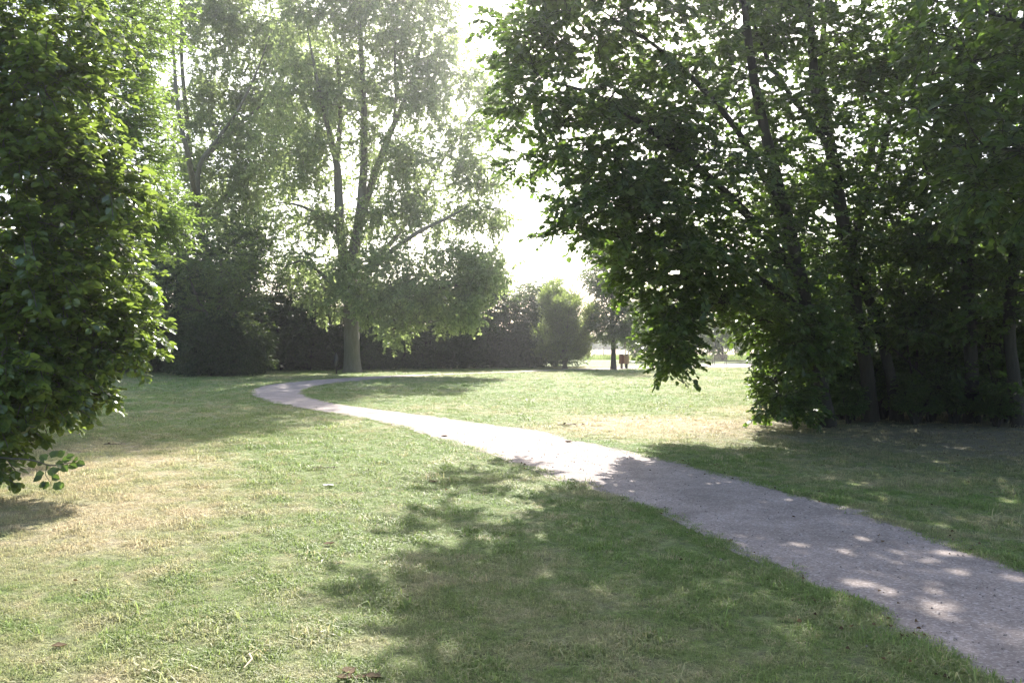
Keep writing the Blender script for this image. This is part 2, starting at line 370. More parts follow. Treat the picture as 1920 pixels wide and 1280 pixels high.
# fringe spilling over the path edges
for E in (PA, PB):
    near = E[(E[:, 1] < 34)]
    k = len(near); n = 15000 if k else 0; ii = rg.integers(0, k, n); keep = rg.uniform(size=n) < np.clip(6 / near[ii][:, 1], .1, 1)
    P = near[ii][keep] + np.stack([rg.normal(0, .07, keep.sum()), rg.normal(0, .07, keep.sum()), np.zeros(keep.sum())], -1); P[:, 2] = .004
    pts.append(P); scl.append(rg.uniform(.45, 1.15, len(P)))
P = np.concatenate(pts); S = np.concatenate(scl)
cl = np.sin(P[:, 0] * 5.1 + 2 * np.sin(P[:, 1] * 2.3)) * np.sin(P[:, 1] * 4.3 + 2 * np.sin(P[:, 0] * 1.9)) + .5 * np.sin(P[:, 0] * 11 + P[:, 1] * 7)
S = S * (1 + .45 * np.clip(cl, -.7, 1.2)); tall = rg.uniform(size=len(S)) < .012; S = np.where(tall, S * 1.9, S); me = bpy.data.meshes.new('grass'); me.vertices.add(len(P)); me.vertices.foreach_set('co', P.astype(np.float32).ravel())
at = me.attributes.new('sc', 'FLOAT', 'POINT'); at.data.foreach_set('value', S.astype(np.float32))
me.materials.append(M['blade'])
go = bpy.data.objects.new('grass', me); COL.objects.link(go); tag(go, 'short mown grass with dry straw patches', 'grass', kind='stuff')
ng = bpy.data.node_groups.new('grass', 'GeometryNodeTree')
ng.interface.new_socket('Geometry', in_out='INPUT', socket_type='NodeSocketGeometry'); ng.interface.new_socket('Geometry', in_out='OUTPUT', socket_type='NodeSocketGeometry')
gi = ng.nodes.new('NodeGroupInput'); gO = ng.nodes.new('NodeGroupOutput')
ip = ng.nodes.new('GeometryNodeInstanceOnPoints'); ci = ng.nodes.new('GeometryNodeCollectionInfo'); ci.inputs[0].default_value = tc_; ci.inputs[1].default_value = True; ci.inputs[2].default_value = True
rv = ng.nodes.new('FunctionNodeRandomValue'); rv.data_type = 'FLOAT_VECTOR'; rv.inputs[0].default_value = (-.15, -.15, 0); rv.inputs[1].default_value = (.15, .15, 6.283)
na = ng.nodes.new('GeometryNodeInputNamedAttribute'); na.data_type = 'FLOAT'; na.inputs[0].default_value = 'sc'
lk = ng.links.new
lk(gi.outputs[0], ip.inputs['Points']); lk(ci.outputs[0], ip.inputs['Instance']); ip.inputs['Pick Instance'].default_value = True
lk(rv.outputs[0], ip.inputs['Rotation']); lk(na.outputs[0], ip.inputs['Scale']); lk(ip.outputs[0], gO.inputs[0])
md = go.modifiers.new('grass', 'NODES'); md.node_group = ng

# ------------------------------------------------------------------ trees
def rotz(a):
    c, s = np.cos(a), np.sin(a); z = np.zeros_like(a); o = np.ones_like(a)
    return np.stack([np.stack([c, -s, z], -1), np.stack([s, c, z], -1), np.stack([z, z, o], -1)], -2)
LEAF6 = (np.array([(0, 0, 0), (-.42, .3, .10), (-.36, .68, .10), (0, 1, -.03), (.36, .68, .10), (.42, .3, .10)]), np.array([[0, 3, 2, 1], [0, 5, 4, 3]]))
LEAF4 = (np.array([(0, 0, 0), (-.40, .45, .09), (0, 1, -.02), (.40, .45, .09)]), np.array([[0, 3, 2, 1]]))
LEAFN = (np.array([(0, 0, 0), (-.2, .45, .05), (0, 1, -.05), (.2, .45, .05)]), np.array([[0, 3, 2, 1]]))

def spray(rg, n, length, size, shape, tilt, droop, bend=.25, width=.9):
    """a twig along +X with n leaves; returns leaf verts/faces and twig polyline"""
    t = np.linspace(.12, 1, n) ** .9
    tw = np.stack([t * length, .04 * length * np.sin(t * 5 + rg.uniform(0, 6)), -bend * length * t ** 2], -1)
    side = np.where(np.arange(n) % 2 == 0, 1, -1) * rg.uniform(.5, 1.3, n)
    az = side * 1.0 + rg.normal(0, .35, n)                   # heading of each leaf relative to +X
    dirn = np.stack([np.cos(az), np.sin(az), -droop + rg.normal(0, .25, n)], -1); dirn /= np.linalg.norm(dirn, axis=1)[:, None]
    up = np.stack([rg.normal(0, tilt, n), rg.normal(0, tilt, n), np.ones(n)], -1)
    xa = np.cross(dirn, up); xa /= np.linalg.norm(xa, axis=1)[:, None]; za = np.cross(xa, dirn)
    s = size * rg.uniform(.65, 1.25, n); lv, lf = shape
    v = tw[:, None, :] + dirn[:, None, :] * (.25 * s)[:, None, None] + s[:, None, None] * (lv[None, :, 0:1] * width * xa[:, None, :] + lv[None, :, 1:2] * dirn[:, None, :] + lv[None, :, 2:3] * za[:, None, :])
    K = len(lv); f = (np.arange(n)[:, None, None] * K + lf[None]).reshape(-1, lf.shape[1])
    return v.reshape(-1, 3), f, np.stack([np.linspace(0, 1, 4) * length, np.zeros(4), -bend * length * np.linspace(0, 1, 4) ** 2], -1)

def curve_pts(a, b_, sag, n, rg):
    t = np.linspace(0, 1, n)[:, None]; a = np.asarray(a); b_ = np.asarray(b_); d = b_ - a; L_ = np.linalg.norm(d)
    off = rg.normal(0, .07 * L_, 3)
    return a + d * t + off * (np.sin(t * math.pi)) + np.array((0, 0, sag * L_)) * np.sin(t * math.pi)

def grow_tree(name, base, label, cat, group, bark, leaf, limbs, blobs, leafcfg, seed, subr=.33, spl=.45, trunk_n=12, flare=1.5, outb=(0, 0, .15), br_k=.016, prune=None, dens=(1, 1)):
    """limbs: list of (points, radii) in world space, first one is the trunk.
    blobs: (centre, radii, n_clumps, sprays_per_clump). leafcfg: dict(n, size, shape, tilt, droop, width)"""
    rg = np.random.default_rng(seed)
    root = empty(name, base, label, cat, group); O = np.asarray(base, float)
    tk = MB(); nodes = []; nrad = []
    for i, (pp, rr) in enumerate(limbs):
        n = 5 * len(pp); P_ = catmull(np.asarray(pp, float), 5); R_ = np.interp(np.linspace(0, 1, len(P_)), np.linspace(0, 1, len(rr)), rr)
        if i == 0 and flare > 1:
            hgt = P_[:, 2] - O[2]; R_ = R_ * (1 + (flare - 1) * np.exp(-np.clip(hgt, 0, None) / .35))
            P_[0, 2] -= .15
        tk.tube(P_, R_, trunk_n if i == 0 else max(6, trunk_n - 4), rng=rg, wob=.05)
        sk = 0 if i else len(P_) // 3
        nodes.append(P_[sk:]); nrad.append(R_[sk:])
    nodes = list(np.concatenate(nodes)); nrad = list(np.concatenate(nrad))
    subs = []
    for (c, r, nc, ns) in blobs:
        nc = max(2, int(nc * dens[0])); ns = ns * dens[1]
        c = np.asarray(c, float); r = np.asarray(r, float) * np.ones(3)
        u = rg.normal(size=(nc, 3)); u /= np.linalg.norm(u, axis=1)[:, None]
        rad = rg.uniform(.15, 1, nc) ** (1 / 2.2)
        for q in c + u * r * rad[:, None] * .86: subs.append((q, subr * r.mean() * rg.uniform(.7, 1.3), ns, c))
    if prune: subs = [s for s in subs if prune(s[0])]
    root_p = np.asarray(limbs[0][0][1], float)
    subs.sort(key=lambda s: np.linalg.norm(s[0] - root_p))
    NA = np.array(nodes); NR = np.array(nrad)
    cr = MB(); T = [spray(rg, leafcfg['n'], spl, leafcfg['size'], leafcfg['shape'], leafcfg.get('tilt', .35), leafcfg.get('droop', .35), leafcfg.get('bend', .25), leafcfg.get('width', .9)) for _ in range(7)]
    pos = []; head = []; pit = []
    for (q, r, ns, c) in subs:
        d = np.linalg.norm(NA - q, axis=1) + .9 * np.clip(NA[:, 2] - q[2] + .1, 0, None)
        k = int(np.argmin(d)); L_ = np.linalg.norm(NA[k] - q)
        if L_ > .15:
            r0 = min(NR[k] * .62, br_k * L_ + .012); cp = curve_pts(NA[k], q, rg.uniform(-.02, .14), 6, rg)
            rr = np.linspace(r0, .006 + r0 * .18, 6); tk.tube(cp, rr, 5, cap=False)
            NA = np.vstack((NA, cp[2:])); NR = np.concatenate((NR, rr[2:]))
        n = int(ns * rg.uniform(.7, 1.35)); u = rg.normal(size=(n, 3)); u /= np.linalg.norm(u, axis=1)[:, None] + 1e-9
        off = u * (rg.uniform(0, 1, n) ** .45)[:, None] * r * np.array((1.15, 1.15, leafcfg.get('flat', .8)))
        pos.append(q + off); dd = off / (r + 1e-6) * 1.0 + (q - c) / (np.linalg.norm(q - c) + .3) * .7 + np.array(outb) + rg.normal(0, .3, (n, 3))
        head.append(np.arctan2(dd[:, 1], dd[:, 0])); pit.append(np.clip(dd[:, 2] * .5 + rg.normal(0, leafcfg.get('pitch', .2), n), -1.4, 1.4))
        # small twigs from the clump's centre
        for z in range(0, n, 3): cr.tube(np.array([q, q + off[z] * .5 + (0, 0, .03), q + off[z]]), np.array((.010, .006, .004)) * max(.7, spl * 2), 3, m=1, cap=False)
    pos = np.concatenate(pos); head = np.concatenate(head); pit = np.concatenate(pit)
    if prune is not None:
        kp = np.array([prune(p_) for p_ in pos]); pos, head, pit = pos[kp], head[kp], pit[kp]
    pick = rg.integers(0, len(T), len(pos))
    for i, (lv, lf, tw) in enumerate(T):
        s = pick == i; n = int(s.sum())
        if not n: continue
        cp_, sp_ = np.cos(pit[s]), np.sin(pit[s]); z = np.zeros(n); o = np.ones(n)
        RP = np.stack([np.stack([cp_, z, -sp_], -1), np.stack([z, o, z], -1), np.stack([sp_, z, cp_], -1)], -2)
        R = rotz(head[s]) @ RP; sc = rg.uniform(.8, 1.25, n)
        v = np.einsum('nij,vj->nvi', R, lv) * sc[:, None, None] + pos[s][:, None, :]
        v[..., 2] = np.maximum(v[..., 2], .02)
        f = (np.arange(n)[:, None, None] * len(lv) + lf[None]).reshape(-1, lf.shape[1])
        cr.add(v, f, 0)
        th = .004 * max(1, spl * 1.6)
        tv = np.stack([tw + (0, 0, th), tw + (0, th, -th), tw + (0, -th, -th)], 1).reshape(-1, 3)
        tv = np.einsum('nij,vj->nvi', R, tv) * sc[:, None, None] + pos[s][:, None, :]
        tf = np.array([[a * 3 + j, a * 3 + (j + 1) % 3, a * 3 + 3 + (j + 1) % 3, a * 3 + 3 + j] for a in range(3) for j in range(3)])
        cr.add(tv, (np.arange(n)[:, None, None] * 12 + tf[None]).reshape(-1, 4), 1)
    tk.build('trunk', bark, root, O); cr.build('crown', [leaf, bark], root, O)
    return root
def copy_tree(root, loc, rz, sc, label=None):
    c = root.copy(); COL.objects.link(c); c.location = [float(q) for q in loc]; c.rotation_euler = (0, 0, rz); c.scale = sc if hasattr(sc, '__len__') else (sc,) * 3
    if label: c['label'] = label
    for ch in root.children:
        k = ch.copy(); COL.objects.link(k); k.parent = c
    return c
# ---- the big poplar in the middle
D = 49.0
def w(px, py, d=None): return W(px, py, d or D)
pl = dict(n=17, size=.165, pitch=.9, shape=LEAF4, tilt=1.6, droop=.9, width=.95, bend=.2)
limbs = [
 ([w(661, 698), w(660, 650), w(659, 600), w(658, 555), w(658, 515), w(668, 450), w(676, 395), w(682, 300), w(682, 200), w(677, 100), w(672, 0), w(676, -100)], [.47, .44, .43, .42, .40, .30, .28, .22, .18, .14, .09, .04]),
 ([w(655, 540), w(644, 480), w(637, 420), w(634, 350), w(630, 300), w(610, 220, 48), w(592, 140, 47), w(575, 50, 47)], [.36, .3, .27, .24, .19, .13, .09, .025]),
 ([w(630, 310), w(636, 250, 50), w(637, 170, 51), w(630, 80, 51), w(620, -20, 51)], [.16, .14, .12, .08, .02]),
 ([w(676, 410), w(692, 360, 50), w(715, 290, 50), w(742, 225, 50), w(765, 170, 50), w(790, 80, 50), w(800, -10, 50)], [.26, .23, .2, .16, .12, .08, .02]),
 ([w(738, 235, 50), w(742, 170, 49), w(740, 110, 48), w(745, 40, 48)], [.1, .08, .06, .03]),
 ([w(668, 540), w(700, 500, 48), w(745, 462, 47), w(790, 432, 46.5), w(840, 408, 46), w(880, 385, 46)], [.2, .17, .14, .11, .08, .02]),
 ([w(690, 500, 48.4), w(745, 440, 50), w(790, 370, 51), w(830, 300, 51), w(870, 230, 51)], [.17, .14, .11, .08, .02]),
 ([w(637, 440), w(600, 405, 49), w(560, 385, 49), w(515, 378, 49)], [.14, .11, .08, .02]),
 ([w(650, 560), w(610, 520, 48), w(570, 490, 47), w(530, 500, 46)], [.15, .12, .08, .02]),
 ([w(660, 570), w(720, 560, 46), w(790, 545, 45), w(860, 535, 44), (*(w(915, 540, 44)),)], [.2, .16, .12, .08, .02]),
 ([w(655, 590), w(690, 590, 47), w(740, 600, 45), w(790, 605, 44)], [.14, .11, .07, .03]),
]
bl = [
 (w(690, -60), (3.6, 3.6, 3.4), 26, 13), (w(800, -40), (2.4, 3, 3), 14, 13), (w(590, -50), (2.6, 3, 3), 14, 13),
 (w(600, 80), (3.0, 3.4, 2.8), 22, 13), (w(700, 70), (3.0, 3.4, 2.8), 24, 13), (w(800, 60), (2.4, 3.0, 2.8), 20, 13),
 (w(560, 190), (2.6, 3.2, 2.3), 16, 12), (w(655, 190), (2.2, 3.4, 2.4), 15, 12), (w(745, 170), (2.6, 3.4, 2.4), 20, 13), (w(840, 190), (2.7, 3.0, 2.6), 17, 12), (w(905, 150, 50), (1.6, 2.0, 2.2), 9, 11),
 (w(540, 300), (2.4, 3.0, 2.2), 15, 12), (w(610, 300), (1.6, 3.0, 2.0), 9, 11), (w(720, 300), (2.2, 3.4, 2.2), 13, 12), (w(810, 300), (2.6, 3.2, 2.3), 17, 13), (w(895, 300, 50), (2.1, 2.6, 2.6), 15, 12),
 (w(560, 400), (2.2, 2.8, 1.5), 10, 11), (w(640, 400), (1.8, 2.8, 1.8), 8, 11), (w(730, 400), (2.2, 3, 1.8), 14, 12), (w(820, 390), (2.4, 2.8, 1.6), 12, 11), (w(900, 395), (1.7, 2.4, 1.8), 10, 11),
 (w(570, 500, 48), (1.9, 2.8, 1.5), 10, 11), (w(640, 490, 47), (1.8, 2.4, 1.5), 9, 11), (w(740, 500, 46), (2.6, 2.8, 1.9), 14, 11), (w(830, 510, 45), (2.4, 2.6, 1.6), 14, 12), (w(900, 515, 44.5), (1.5, 2.0, 1.4), 13, 12), (w(895, 562, 44), (.9, 1.4, .9), 6, 11),
 (w(700, 558, 45.5), (1.8, 2.2, 1.1), 11, 12), (w(780, 562, 44.5), (2.0, 2.2, 1.2), 13, 12), (w(855, 580, 44), (1.4, 1.8, .9), 10, 12), (w(745, 622, 44.5), (1.0, 1.6, .6), 5, 10), (w(615, 560, 47.5), (1.2, 2, 1.3), 7, 10),
 (w(630, -240), (4.0, 3.4, 2.4), 36, 18), (w(600, -120), (2.5, 3, 2), 16, 14), (w(780, -150), (3.4, 3.4, 2.8), 30, 18), (w(530, -190), (2.6, 3.2, 2.4), 24, 18), (w(700, -240), (3.2, 3, 1.8), 26, 18), (w(650, 230, 52.5), (4, 1.6, 4.5), 12, 12)]
grow_tree('poplar_tree', w(661, 698) * (1, 1, 0), 'tall open poplar with a thick bare trunk beside the bend of the path', 'tree', None, M['bark_poplar'], M['leaf_poplar'], limbs, bl, pl, 5, dens=(1.5, 1.3), subr=.29, spl=.75, trunk_n=16, flare=1.35)

# ---- second poplar, further left and behind
D = 55.0
limbs = [
 ([w(402, 697), w(400, 600), w(385, 480), w(366, 380), w(352, 250), w(340, 120), w(338, 0), w(335, -90)], [.4, .34, .27, .22, .16, .12, .08, .03]),
 ([w(372, 415), w(355, 310, 49), w(332, 200, 48), w(325, 100, 48), w(318, 0, 48)], [.2, .17, .13, .09, .04]),
 ([w(385, 480), w(370, 330, 52), w(400, 270, 52), w(440, 215, 52), w(478, 140, 52), w(510, 50, 52)], [.17, .15, .13, .1, .07, .02]),
 ([w(362, 330), w(390, 290), w(430, 250), w(480, 205), w(530, 165)], [.17, .15, .12, .08, .02]),
 ([w(375, 420), w(420, 370), w(470, 330), w(520, 300)], [.16, .12, .08, .02]),
]
bl = [(w(x, y, D + dz), (rx, 3.2, rz_), n, 12) for (x, y, dz, rx, rz_, n) in (
 (380, -50, 0, 3.2, 3, 20), (500, -50, 1, 3.0, 3, 20), (310, 30, 0, 2.2, 3, 10), (400, 60, 0, 2.4, 2.2, 17), (480, 80, 1, 2.6, 2.4, 20), (555, 90, 2, 2.4, 2.6, 18),
 (420, 160, 0, 2.0, 1.8, 14), (510, 190, 2, 2.6, 2.0, 20), (330, 190, 0, 1.8, 1.8, 9), (400, 235, 1, 1.9, 1.5, 10), (470, 270, 0, 2.2, 1.8, 15), (540, 270, 3, 2.0, 2.0, 12),
 (340, 290, 0, 1.9, 1.5, 11), (410, 330, 0, 2.2, 1.5, 13), (490, 350, 0, 2.2, 1.8, 13), (360, 390, 0, 2.0, 1.8, 16), (440, 410, 0, 2.4, 1.8, 16))]
grow_tree('poplar_tree', w(402, 697) * (1, 1, 0), 'airy poplar with forking limbs rising over the dark hedgerow at left', 'tree', None, M['bark_poplar'], M['leaf_poplar'], limbs, bl, pl, 6, dens=(1.8, 1.3), subr=.31, spl=.75, trunk_n=10)

# ---- mid-left round tree before the hedge
D = 44.0
limbs = [([w(410, 704), w(408, 640), w(412, 560), w(415, 480)], [.2, .16, .11, .05]), ([w(409, 640), w(450, 570), w(480, 520)], [.1, .07, .03]), ([w(409, 620), w(370, 560), w(350, 500)], [.1, .07, .03])]
ol = dict(n=20, size=.11, shape=LEAF4, tilt=.6, droop=.5)
grow_tree('broadleaf_tree', w(410, 704) * (1, 1, 0), 'rounded grey-green tree standing in front of the hedgerow left of the big poplar', 'tree', None, M['bark'], M['leaf_olive'], limbs,
 [(w(400, 470), (2.4, 2.4, 1.9), 22, 14), (w(460, 520), (1.8, 2.2, 1.7), 18, 14), (w(350, 540), (2.0, 2.2, 1.8), 20, 13), (w(430, 580), (2.2, 2.2, 1.3), 16, 13), (w(485, 470), (1.0, 1.8, 1.6), 9, 12)], ol, 7, subr=.36, spl=.6)

# ---- hedgerow: dark shrubs, one by one
def bush(name, loc, wid, hgt, label, cat, group, leaf, seed, dens=1.0, size=.10, low=.25, nstem=4, spl=.5, depth=None):
    rg = np.random.default_rng(seed); loc = np.asarray(loc, float); dp = depth or wid * .8
    limbs = [([loc, loc + (0, 0, hgt * .25), loc + (wid * .05, 0, hgt * .55), loc + (0, 0, hgt * .8)], [.12, .1, .06, .03])]
    for i in range(nstem):
        a = i * 6.28 / nstem + rg.uniform(0, 1); limbs.append(([loc + (.1 * math.cos(a), .1 * math.sin(a), .05), loc + (wid * .2 * math.cos(a), dp * .2 * math.sin(a), hgt * .35), loc + (wid * .34 * math.cos(a), dp * .34 * math.sin(a), hgt * .62)], [.07, .05, .02]))
    bl = [(loc + (0, 0, hgt * .55), (wid * .42, dp * .42, hgt * .40), int(34 * dens), 13), (loc + (0, 0, hgt * low), (wid * .48, dp * .46, hgt * .24), int(30 * dens), 13), (loc + (wid * .08, 0, hgt * .78), (wid * .28, dp * .28, hgt * .22), int(12 * dens), 12)]
    return grow_tree(name, loc, label, cat, group, M['bark_dark'], leaf, limbs, bl, dict(n=18, size=size, shape=LEAF4, tilt=.6, droop=.45), seed, subr=.30, spl=spl, trunk_n=6, flare=1.1)
HL = 'dark dense shrub, one of the shaded hedgerow closing the lawn behind the big poplar'; HG = 'shrubs of the hedgerow'
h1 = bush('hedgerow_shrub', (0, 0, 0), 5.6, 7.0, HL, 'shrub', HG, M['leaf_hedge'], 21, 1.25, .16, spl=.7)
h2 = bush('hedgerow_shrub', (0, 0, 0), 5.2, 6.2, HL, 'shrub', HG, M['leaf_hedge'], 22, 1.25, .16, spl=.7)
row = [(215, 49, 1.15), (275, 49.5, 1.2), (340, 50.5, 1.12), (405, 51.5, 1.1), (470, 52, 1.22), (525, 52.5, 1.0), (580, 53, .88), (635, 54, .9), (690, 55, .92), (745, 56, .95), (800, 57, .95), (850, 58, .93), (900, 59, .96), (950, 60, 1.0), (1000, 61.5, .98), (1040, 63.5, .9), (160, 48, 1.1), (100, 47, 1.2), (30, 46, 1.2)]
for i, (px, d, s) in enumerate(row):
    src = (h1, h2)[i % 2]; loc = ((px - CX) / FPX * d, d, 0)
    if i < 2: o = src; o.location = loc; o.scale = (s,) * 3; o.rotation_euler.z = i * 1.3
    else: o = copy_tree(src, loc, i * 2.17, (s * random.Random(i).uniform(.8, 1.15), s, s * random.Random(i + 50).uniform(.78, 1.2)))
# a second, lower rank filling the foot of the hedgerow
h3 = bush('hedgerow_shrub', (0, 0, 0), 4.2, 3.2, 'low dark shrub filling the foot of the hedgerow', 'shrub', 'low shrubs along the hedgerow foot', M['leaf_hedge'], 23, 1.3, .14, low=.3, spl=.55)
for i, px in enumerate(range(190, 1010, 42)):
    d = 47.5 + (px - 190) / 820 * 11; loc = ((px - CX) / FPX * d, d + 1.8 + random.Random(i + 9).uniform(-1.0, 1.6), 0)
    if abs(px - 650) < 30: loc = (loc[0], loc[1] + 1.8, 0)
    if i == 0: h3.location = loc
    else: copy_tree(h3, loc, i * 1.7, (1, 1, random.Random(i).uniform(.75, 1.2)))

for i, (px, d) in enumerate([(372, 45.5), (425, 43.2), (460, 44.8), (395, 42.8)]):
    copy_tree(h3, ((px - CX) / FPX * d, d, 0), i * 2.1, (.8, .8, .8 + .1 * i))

# ---- fan-shaped hornbeam by the bins
D = 57.0; B = w(1059, 691) * (1, 1, 0); rg = np.random.default_rng(8)
limbs = [([B, B + (0, 0, .4), B + (.1, 0, 2.5), B + (.15, 0, 4.6)], [.16, .14, .09, .03])]
bl = []
for i in range(17):
    a = i * 2.4; k = .3 + .7 * ((i * .37) % 1); top = B + (2.45 * k * math.cos(a), 2.0 * k * math.sin(a), 5.5 - 1.4 * k ** 2 + rg.uniform(-.7, .5))
    limbs.append(([B + (0, 0, .25), B + (.9 * k * math.cos(a), .9 * k * math.sin(a), 1.6), top], [.06, .04, .012]))
    for z in (.38, .58, .78, .95):
        c = B + (top - B) * (z ** .8, z ** .8, z); bl.append((c, (.32, .32, .7), 5, 10))
for i in range(14):
    a = i * .45; bl.append((B + (1.5 * math.cos(a), 1.3 * math.sin(a), .95), (.7, .7, .55), 5, 9)); bl.append((B + (2.0 * math.cos(a + .2), 1.7 * math.sin(a + .2), 2.2), (.5, .5, .8), 3, 8))
grow_tree('hornbeam_shrub', B, 'fan-shaped upright green shrub left of the slim tree and the bins', 'shrub', None, M['bark'], M['leaf_hornbeam'], limbs, bl, dict(n=14, size=.10, shape=LEAF4, tilt=.6, droop=-.3, bend=-.15), 9, subr=.45, spl=.5, trunk_n=8, outb=(0, 0, 1.2))

# ---- slim tree by the bins
D = 55.5; B = w(1150, 692) * (1, 1, 0)
limbs = [([B, w(1150, 650), w(1149, 600), w(1148, 540), w(1147, 470), w(1147, 400)], [.17, .15, .13, .11, .08, .03]), ([w(1149, 610), w(1175, 570), w(1195, 530)], [.07, .05, .02]), ([w(1148, 590), w(1125, 540), w(1112, 500)], [.07, .05, .02])]
grow_tree('slim_tree', B, 'slim straight-trunked tree beside the pair of bins', 'tree', None, M['bark_dark'], M['leaf_right'], limbs,
 [(w(1128, 520), (1.2, 1.5, 1.2), 16, 12), (w(1118, 480), (.8, 1.2, 1.0), 9, 11), (w(1140, 622), (1.3, 1.6, .7), 8, 10), (w(1150, 590), (1.7, 1.6, 1.1), 20, 13), (w(1150, 530), (1.5, 1.8, 1.2), 20, 13), (w(1145, 470), (1.4, 1.6, 1.2), 14, 12), (w(1175, 620), (1.3, 1.6, .6), 11, 12), (w(1150, 410), (1.3, 1.5, 1.1), 9, 11), (w(1190, 560), (1.2, 1.5, 1), 9, 12)], dict(n=18, size=.12, shape=LEAF4, tilt=.6, droop=.5), 10, subr=.36, spl=.55, trunk_n=10, dens=(1.4, 1.3))

# ---- fine-leaved tree behind the near left tree
D = 16.0
limbs = [([np.array((-10.0, 16.5, 0)), np.array((-10, 16.5, 1.5)), np.array((-9.8, 16.4, 3.5)), np.array((-9.6, 16.4, 6)), np.array((-9.5, 16.3, 9))], [.17, .15, .12, .08, .03])]
for (px, py) in ((200, 60), (280, 150), (310, 260), (340, 400), (240, 330), (260, 20)):
    limbs.append(([np.array((-9.8, 16.4, max(1.2, W(0, py, 16)[2] - 2.4))), W(px - 80, py + 70, 16.2), W(px, py, 15.6)], [.06, .04, .012]))
bl = [(W(x, y, d), r, n, 12) for (x, y, d, r, n) in (
 (168, -60, 15.8, (1.6, 1.6, 1.2), 26), (228, 20, 15.5, (.9, 1.4, .7), 16), (150, 60, 15.5, (1.4, 1.5, 1.2), 24), (228, 110, 15.2, (.65, 1.2, .5), 14), (193, 190, 15, (.9, 1.2, .8), 22), (253, 225, 14.8, (.4, .8, .45), 9),
 (213, 310, 14.8, (.85, 1.2, .75), 24), (278, 390, 14.6, (.6, 1.0, .5), 17), (218, 450, 14.6, (.85, 1.1, .7), 20), (298, 440, 14.6, (.28, .6, .3), 5), (150, 350, 15.5, (1.3, 1.5, 1.3), 24), (178, 560, 15, (1.0, 1.2, .8), 18), (90, 500, 16, (1.5, 1.5, 1.3), 20))]
grow_tree('fine_leaved_tree', (-10, 16.5, 0), 'bright green fine-leaved tree looking out behind the big leafy tree at far left', 'tree', None, M['bark'], M['leaf_fine'], limbs, bl, dict(n=30, size=.085, shape=LEAFN, tilt=.45, droop=.25, width=1.0, bend=.3), 12, dens=(1, .75), subr=.34, spl=.42, trunk_n=10, outb=(.6, -.3, .2))

# ---- big near tree on the left
T0 = np.array((-7.6, 10.2, 0))
limbs = [([T0, T0 + (0, 0, 1.2), T0 + (.1, -.1, 3), T0 + (.2, 0, 5.5), T0 + (.1, .1, 8)], [.22, .19, .15, .1, .04])]
def wl(px, py, d): return W(px, py, d)
for (px, py, d) in ((160, 120, 9), (110, 250, 8.6), (195, 560, 9.5), (200, 640, 9.2), (90, 700, 8.4), (20, 780, 8.2), (160, 430, 8.8), (60, 60, 8.8)):
    e = wl(px, py, d); st = T0 + (.05, -.05, max(.9, e[2] - .9)); limbs.append(([st, st + (e - st) * (.45, .45, .65), e], [.07, .045, .012]))
nl = dict(n=18, size=.08, shape=LEAF6, tilt=.42, droop=.38, width=.95, bend=.28)
bl = [(wl(x, y, d), r, n, 11) for (x, y, d, r, n) in (
 (40, -60, 9.2, (1.1, 1.2, .9), 30), (-60, 100, 9.4, (1.2, 1.4, 1.2), 34), (100, 60, 9.2, (.75, 1.1, .7), 26), (60, 190, 8.8, (.85, 1.0, .7), 30), (125, 200, 9.0, (.45, .9, .55), 17),
 (-20, 330, 8.8, (1.0, 1.1, .9), 32), (110, 330, 9.0, (.72, 1.0, .65), 28), (165, 340, 9.4, (.4, .8, .45), 11), (60, 470, 8.8, (.9, 1.0, .7), 32), (155, 470, 9.2, (.62, .9, .55), 24),
 (105, 590, 9.2, (.75, .95, .55), 28), (205, 590, 9.5, (.36, .7, .42), 14), (40, 610, 8.8, (.8, 1.0, .65), 28), (205, 655, 9.5, (.34, .6, .22), 9), (85, 680, 8.9, (.62, .8, .4), 22), (10, 735, 8.5, (.4, .7, .38), 15),
 (140, 725, 9.0, (.22, .5, .2), 6), (-10, 805, 8.3, (.28, .45, .26), 9), (-80, 700, 8.8, (.9, 1.0, .8), 22), (-100, 500, 9.5, (1.2, 1.3, 1.2), 26), (-20, 840, 8.3, (.3, .4, .22), 7), (75, 760, 9.0, (.18, .4, .18), 4))]
bl += [(T0 + (-1.2, 0, 4), (2, 2, 2.5), 22, 6), (T0 + (-1.0, .3, 7.0), (1.8, 2.0, 1.4), 14, 6)]
LT = grow_tree('leafy_tree', T0, 'big near tree with large glossy leaves hanging to the grass at the left edge', 'tree', None, M['bark'], M['leaf_near'], limbs, bl, nl, 13, dens=(1.15, .5), subr=.27, spl=.34, trunk_n=12, outb=(.5, -.5, -.1))

